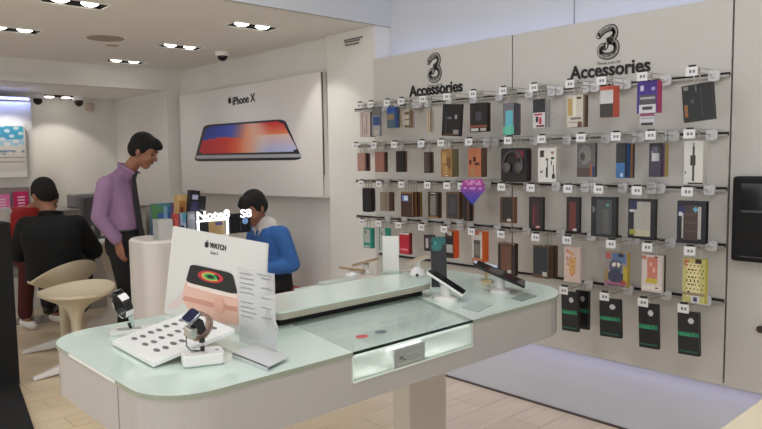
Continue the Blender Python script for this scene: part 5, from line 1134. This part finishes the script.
# -- seated man in a black jacket, back to us
def seated_black():
    yaw = math.atan2(.85, .45); g = Fig(0, 0, yaw); X, Y = 1.655, 5.52
    root = empty('person', (X, Y, 0)); tag(root, 'man in a black jacket seated with his back to us', 'person', 'people in the shop'); p = g.p
    SZ = .575
    hc = p(.09, .065, 1.20); R = g.rot(pitch=math.radians(26), turn=math.radians(34)); hcaps, hells = head_shapes(hc, R)
    arms = [(p(-.01, .175 * s, SZ + .40), p(.10, .27 * s, SZ + .18), p(.32, .18 * s, SZ + .26)) for s in (-1, 1)]
    def torso(k): return [(p(.0, 0, SZ - .01), .13 * k, .175 * k), (p(-.015, 0, SZ + .10), .125 * k, .172 * k), (p(-.03, 0, SZ + .22), .125 * k, .178 * k), (p(-.035, 0, SZ + .33), .12 * k, .19 * k), (p(-.02, 0, SZ + .41), .10 * k, .18 * k), (p(.0, 0, SZ + .455), .07 * k, .12 * k), (p(.02, .01, SZ + .49), .05 * k, .07 * k)]
    caps = hcaps + [(p(.0, 0, SZ + .42), p(.055, .04, SZ + .55), .054, .052)]
    for i, (a, b_, c) in enumerate(arms): caps += [(a, b_, .045, .038), (b_, c, .038, .027)] + hand(c, p(1, -.3 if i else .3, .1), p(0, 0, -1), 1 if i else -1, .4)
    legs = []
    for s in (-1, 1):
        h_, k_, a_ = p(.02, .09 * s, SZ + .07), p(.42, .15 * s, SZ + .05), p(.36, .13 * s, .30); legs.append((h_, k_, a_)); caps += [(h_, k_, .075, .056), (k_, a_, .054, .038), (a_ + p(0, 0, -.05), a_ + p(.16, 0, -.06), .035, .028)]
    soft('body', caps, hells, SKIN, root, .009, 4, lofts=[(torso(.82), g.F, g.L)]); face_bits(hc, R, root); hair_shape(hc, R, parent=root, volume=.004)
    JK = mat('black_jacket', (10, 11, 12), .9, bump=.5, scale=6)
    jc = [(p(-.005, -.15, SZ + .40), p(-.005, .15, SZ + .40), .078, .078)]
    for a, b_, c in arms: jc += [(a, b_, .082, .076), (b_, b_.lerp(c, .85), .074, .05)]
    soft('jacket', jc, [], JK, root, .012, 8, lofts=[([(p(.0, 0, SZ - .03), .155, .215), (p(.0, 0, SZ + .02), .15, .205)] + torso(1.14)[1:], g.F, g.L)])
    tc = []
    for h_, k_, a_ in legs: tc += [(h_, k_, .10, .085), (k_, a_, .08, .062)]
    soft('trousers', tc, [], MC['black_trousers'], root, .013, 4, lofts=[([(p(.02, 0, SZ + .02), .13, .18), (p(.02, 0, SZ + .13), .12, .17)], g.F, g.L)])
    for h_, k_, a_ in legs: soft('shoe', [(a_ + p(-.03, 0, -.05), a_ + p(.18, 0, -.07), .045, .038)], [], MC['shoe_black'], root, .011, 2)
    b = MB(); b.tube([p(.03 + .075 * math.cos(t), .012 + .078 * math.sin(t), SZ + .492 - .015 * math.cos(t)) for t in [k * PI / 10 + PI / 2 for k in range(11)]], .014, 8); b.build('collar', JK, root, smooth=True)
seated_black()

# -- man in blue, seated at the counter, bent to his work
def seated_blue():
    yaw = math.radians(180); g = Fig(0, 0, yaw); X, Y = 2.88, 4.36
    root = empty('person', (X, Y, 0)); tag(root, 'man in a bright blue sweater bending over the counter, face lowered', 'person', 'people in the shop'); p = g.p; SZ = .44
    hc = p(.155, .02, 1.09); R = g.rot(pitch=math.radians(26), turn=math.radians(12)); hcaps, hells = head_shapes(hc, R)
    arms = [(p(.02, .165, .89), p(-.03, .23, .67), p(.22, .14, .64)), (p(.02, -.165, .89), p(.06, -.22, .68), p(.28, -.12, .68))]
    def torso(k): return [(p(.0, 0, .50), .115 * k, .155 * k), (p(-.005, 0, .62), .115 * k, .152 * k), (p(.0, 0, .73), .117 * k, .158 * k), (p(.01, 0, .83), .115 * k, .172 * k), (p(.02, 0, .895), .098 * k, .168 * k), (p(.035, 0, .94), .07 * k, .115 * k), (p(.05, 0, .975), .05 * k, .07 * k)]
    caps = hcaps + [(p(.04, 0, .92), p(.105, 0, 1.03), .054, .052)]
    for i, (a, b_, c) in enumerate(arms): caps += [(a, b_, .045, .038), (b_, c, .038, .027)] + hand(c, p(1, -.4 if i == 0 else .4, .1), p(0, 0, -1), 1 if i == 0 else -1, .5)
    legs = []
    for s in (-1, 1):
        h_, k_, a_ = p(.02, .09 * s, SZ + .085), p(.40, .13 * s, SZ + .07), p(.33, .12 * s, .10); legs.append((h_, k_, a_)); caps += [(h_, k_, .075, .056), (k_, a_, .054, .038), (a_ + p(0, 0, -.05), a_ + p(.15, 0, -.065), .034, .027)]
    soft('body', caps, hells, SKIN, root, .008, 4, lofts=[(torso(.80)[:-1], g.F, g.L)]); face_bits(hc, R, root)
    hair_shape(hc, R, parent=root, volume=.003, extra=[((.075, 0, .075), .04, .06, .03)])
    SW = mat('blue_sweater', (56, 104, 172), .9, noise=.1, scale=9, bump=.9)
    sc = [(p(.025, -.15, .885), p(.025, .15, .885), .074, .074)]
    for a, b_, c in arms: sc += [(a, b_, .074, .062), (b_, b_.lerp(c, .86), .062, .047)]
    soft('sweater', sc, [], SW, root, .010, 7, lofts=[([(p(.0, 0, .575), .135, .175)] + torso(1.1)[1:-1], g.F, g.L)])
    cv = mat('white_collar', (220, 214, 208), .8)
    soft('shirt_collar', [(p(.03, 0, .94), p(.085, 0, .985), .086, .066), (p(.095, .04, .95), p(.125, .012, .84), .026, .010), (p(.095, -.04, .95), p(.125, -.012, .84), .026, .010), (p(.06, .055, .985), p(.125, .04, .93), .018, .012), (p(.06, -.055, .985), p(.125, -.04, .93), .018, .012)], [], cv, root, .007, 2)
    b = MB(); b.box(-.03, .03, -.016, .016, -.004, .005, M=frame(p(.133, .085, .82), g.p(-.25, 1, 0), Vector((0, 0, 1)))); b.build('name_badge', mat('badge_red', (130, 44, 76), .5), root)
    tc = []
    for h_, k_, a_ in legs: tc += [(h_, k_, .096, .08), (k_, a_, .078, .06)]
    soft('trousers', tc, [], MC['black_trousers'], root, .013, 4, lofts=[([(p(.0, 0, SZ + .02), .135, .185), (p(.0, 0, SZ + .16), .125, .172)], g.F, g.L)])
    for h_, k_, a_ in legs: soft('shoe', [(a_ + p(-.03, 0, -.05), a_ + p(.16, 0, -.065), .043, .036)], [], MC['shoe_black'], root, .011, 2)
seated_blue()
r = empty('low_stool', (2.90, 4.36, 0)); tag(r, 'orange-red padded stool under the man in the blue sweater', 'stool')
b = MB(); b.prism(rrect(-.21, .21, -.21, .21, .05), .37, .452, bev=.015); b.build('cushion', mat('orange_red_vinyl', (206, 72, 48), .45), r, smooth=True)
for sx in (-1, 1):
    for sy in (-1, 1): b = MB(); b.tube([(.15 * sx, .15 * sy, .37), (.17 * sx, .17 * sy, 0)], .014, 8); b.build('leg', STEEL, r, smooth=True)

# -- person in red mostly hidden behind the man in black
def seated_red():
    yaw = math.radians(-80); g = Fig(0, 0, yaw); X, Y = 1.78, 6.70
    root = empty('person', (X, Y, 0)); tag(root, 'person in a red top with pale sleeves, mostly hidden behind the black jacket', 'person', 'people in the shop'); p = g.p; SZ = .60
    hc = p(.12, .155, 1.12); R = g.rot(pitch=math.radians(34)); hcaps, hells = head_shapes(hc, R)
    arms = [(p(.0, .17, SZ + .40), p(.08, .24, SZ + .18), p(.30, .12, SZ + .16)), (p(.0, -.16, SZ + .40), p(.04, -.25, SZ + .18), p(.26, -.20, SZ + .10))]
    def torso(k): return [(p(.0, 0, SZ + .0), .12 * k, .16 * k), (p(.0, 0, SZ + .15), .115 * k, .155 * k), (p(.0, 0, SZ + .3), .115 * k, .165 * k), (p(.01, .01, SZ + .41), .095 * k, .165 * k), (p(.03, .04, SZ + .46), .06 * k, .10 * k)]
    caps = hcaps + [(p(.02, .03, SZ + .42), p(.09, .11, SZ + .50), .05, .05)]
    for i, (a, b_, c) in enumerate(arms): caps += [(a, b_, .045, .038), (b_, c, .036, .026)] + hand(c, p(1, 0, -.2), p(0, 0, -1), 1 if i == 0 else -1, .4)
    legs = []
    for s in (-1, 1):
        h_, k_, a_ = p(.0, .09 * s, SZ + .05), p(.34, .14 * s - .02, SZ - .02), p(.26, .13 * s - .04, .14); legs.append((h_, k_, a_)); caps += [(h_, k_, .075, .055), (k_, a_, .05, .036), (a_ + p(0, 0, -.06), a_ + p(.12, 0, -.08), .032, .025)]
    soft('body', caps, hells, SKIN, root, .010, 4, lofts=[(torso(.84), g.F, g.L)]); face_bits(hc, R, root); hair_shape(hc, R, parent=root)
    soft('top', [(p(.0, -.10, SZ + .40), p(.0, .10, SZ + .40), .07, .07)], [], mat('red_top', (156, 34, 32), .85), root, .012, 4, lofts=[(torso(1.12), g.F, g.L)])
    SL = mat('pale_sleeve', (186, 176, 170), .85)
    for a, b_, c in arms: soft('sleeve', [(a, b_, .07, .06), (b_, b_.lerp(c, .8), .06, .045)], [], SL, root, .012, 4)
    tc = []
    for h_, k_, a_ in legs: tc += [(h_, k_, .09, .078), (k_, a_, .072, .06)]
    soft('trousers', tc, [], mat('red_trousers', (74, 22, 24), .85), root, .013, 4, lofts=[([(p(.0, 0, SZ + .0), .125, .17), (p(.0, 0, SZ + .13), .12, .165)], g.F, g.L)])
    for h_, k_, a_ in legs: soft('shoe', [(a_ + p(-.03, 0, -.08), a_ + p(.14, 0, -.09), .04, .034)], [], WHITEM, root, .011, 2)
seated_red()
r = empty('low_stool', (1.78, 6.72, 0)); tag(r, 'plain grey stool hidden behind the man in the black jacket', 'stool')
b = MB(); b.lathe([(.19, .44), (.20, .46), (.20, .49), (.18, .53)], 28); b.build('seat', mat('stool_grey', (120, 118, 116), .5), r, smooth=True)
b = MB(); b.tube([(0, 0, .02), (0, 0, .45)], .03, 12); b.lathe([(.2, 0), (.2, .012), (.04, .03)], 24); b.build('pedestal', STEEL, r, smooth=True)
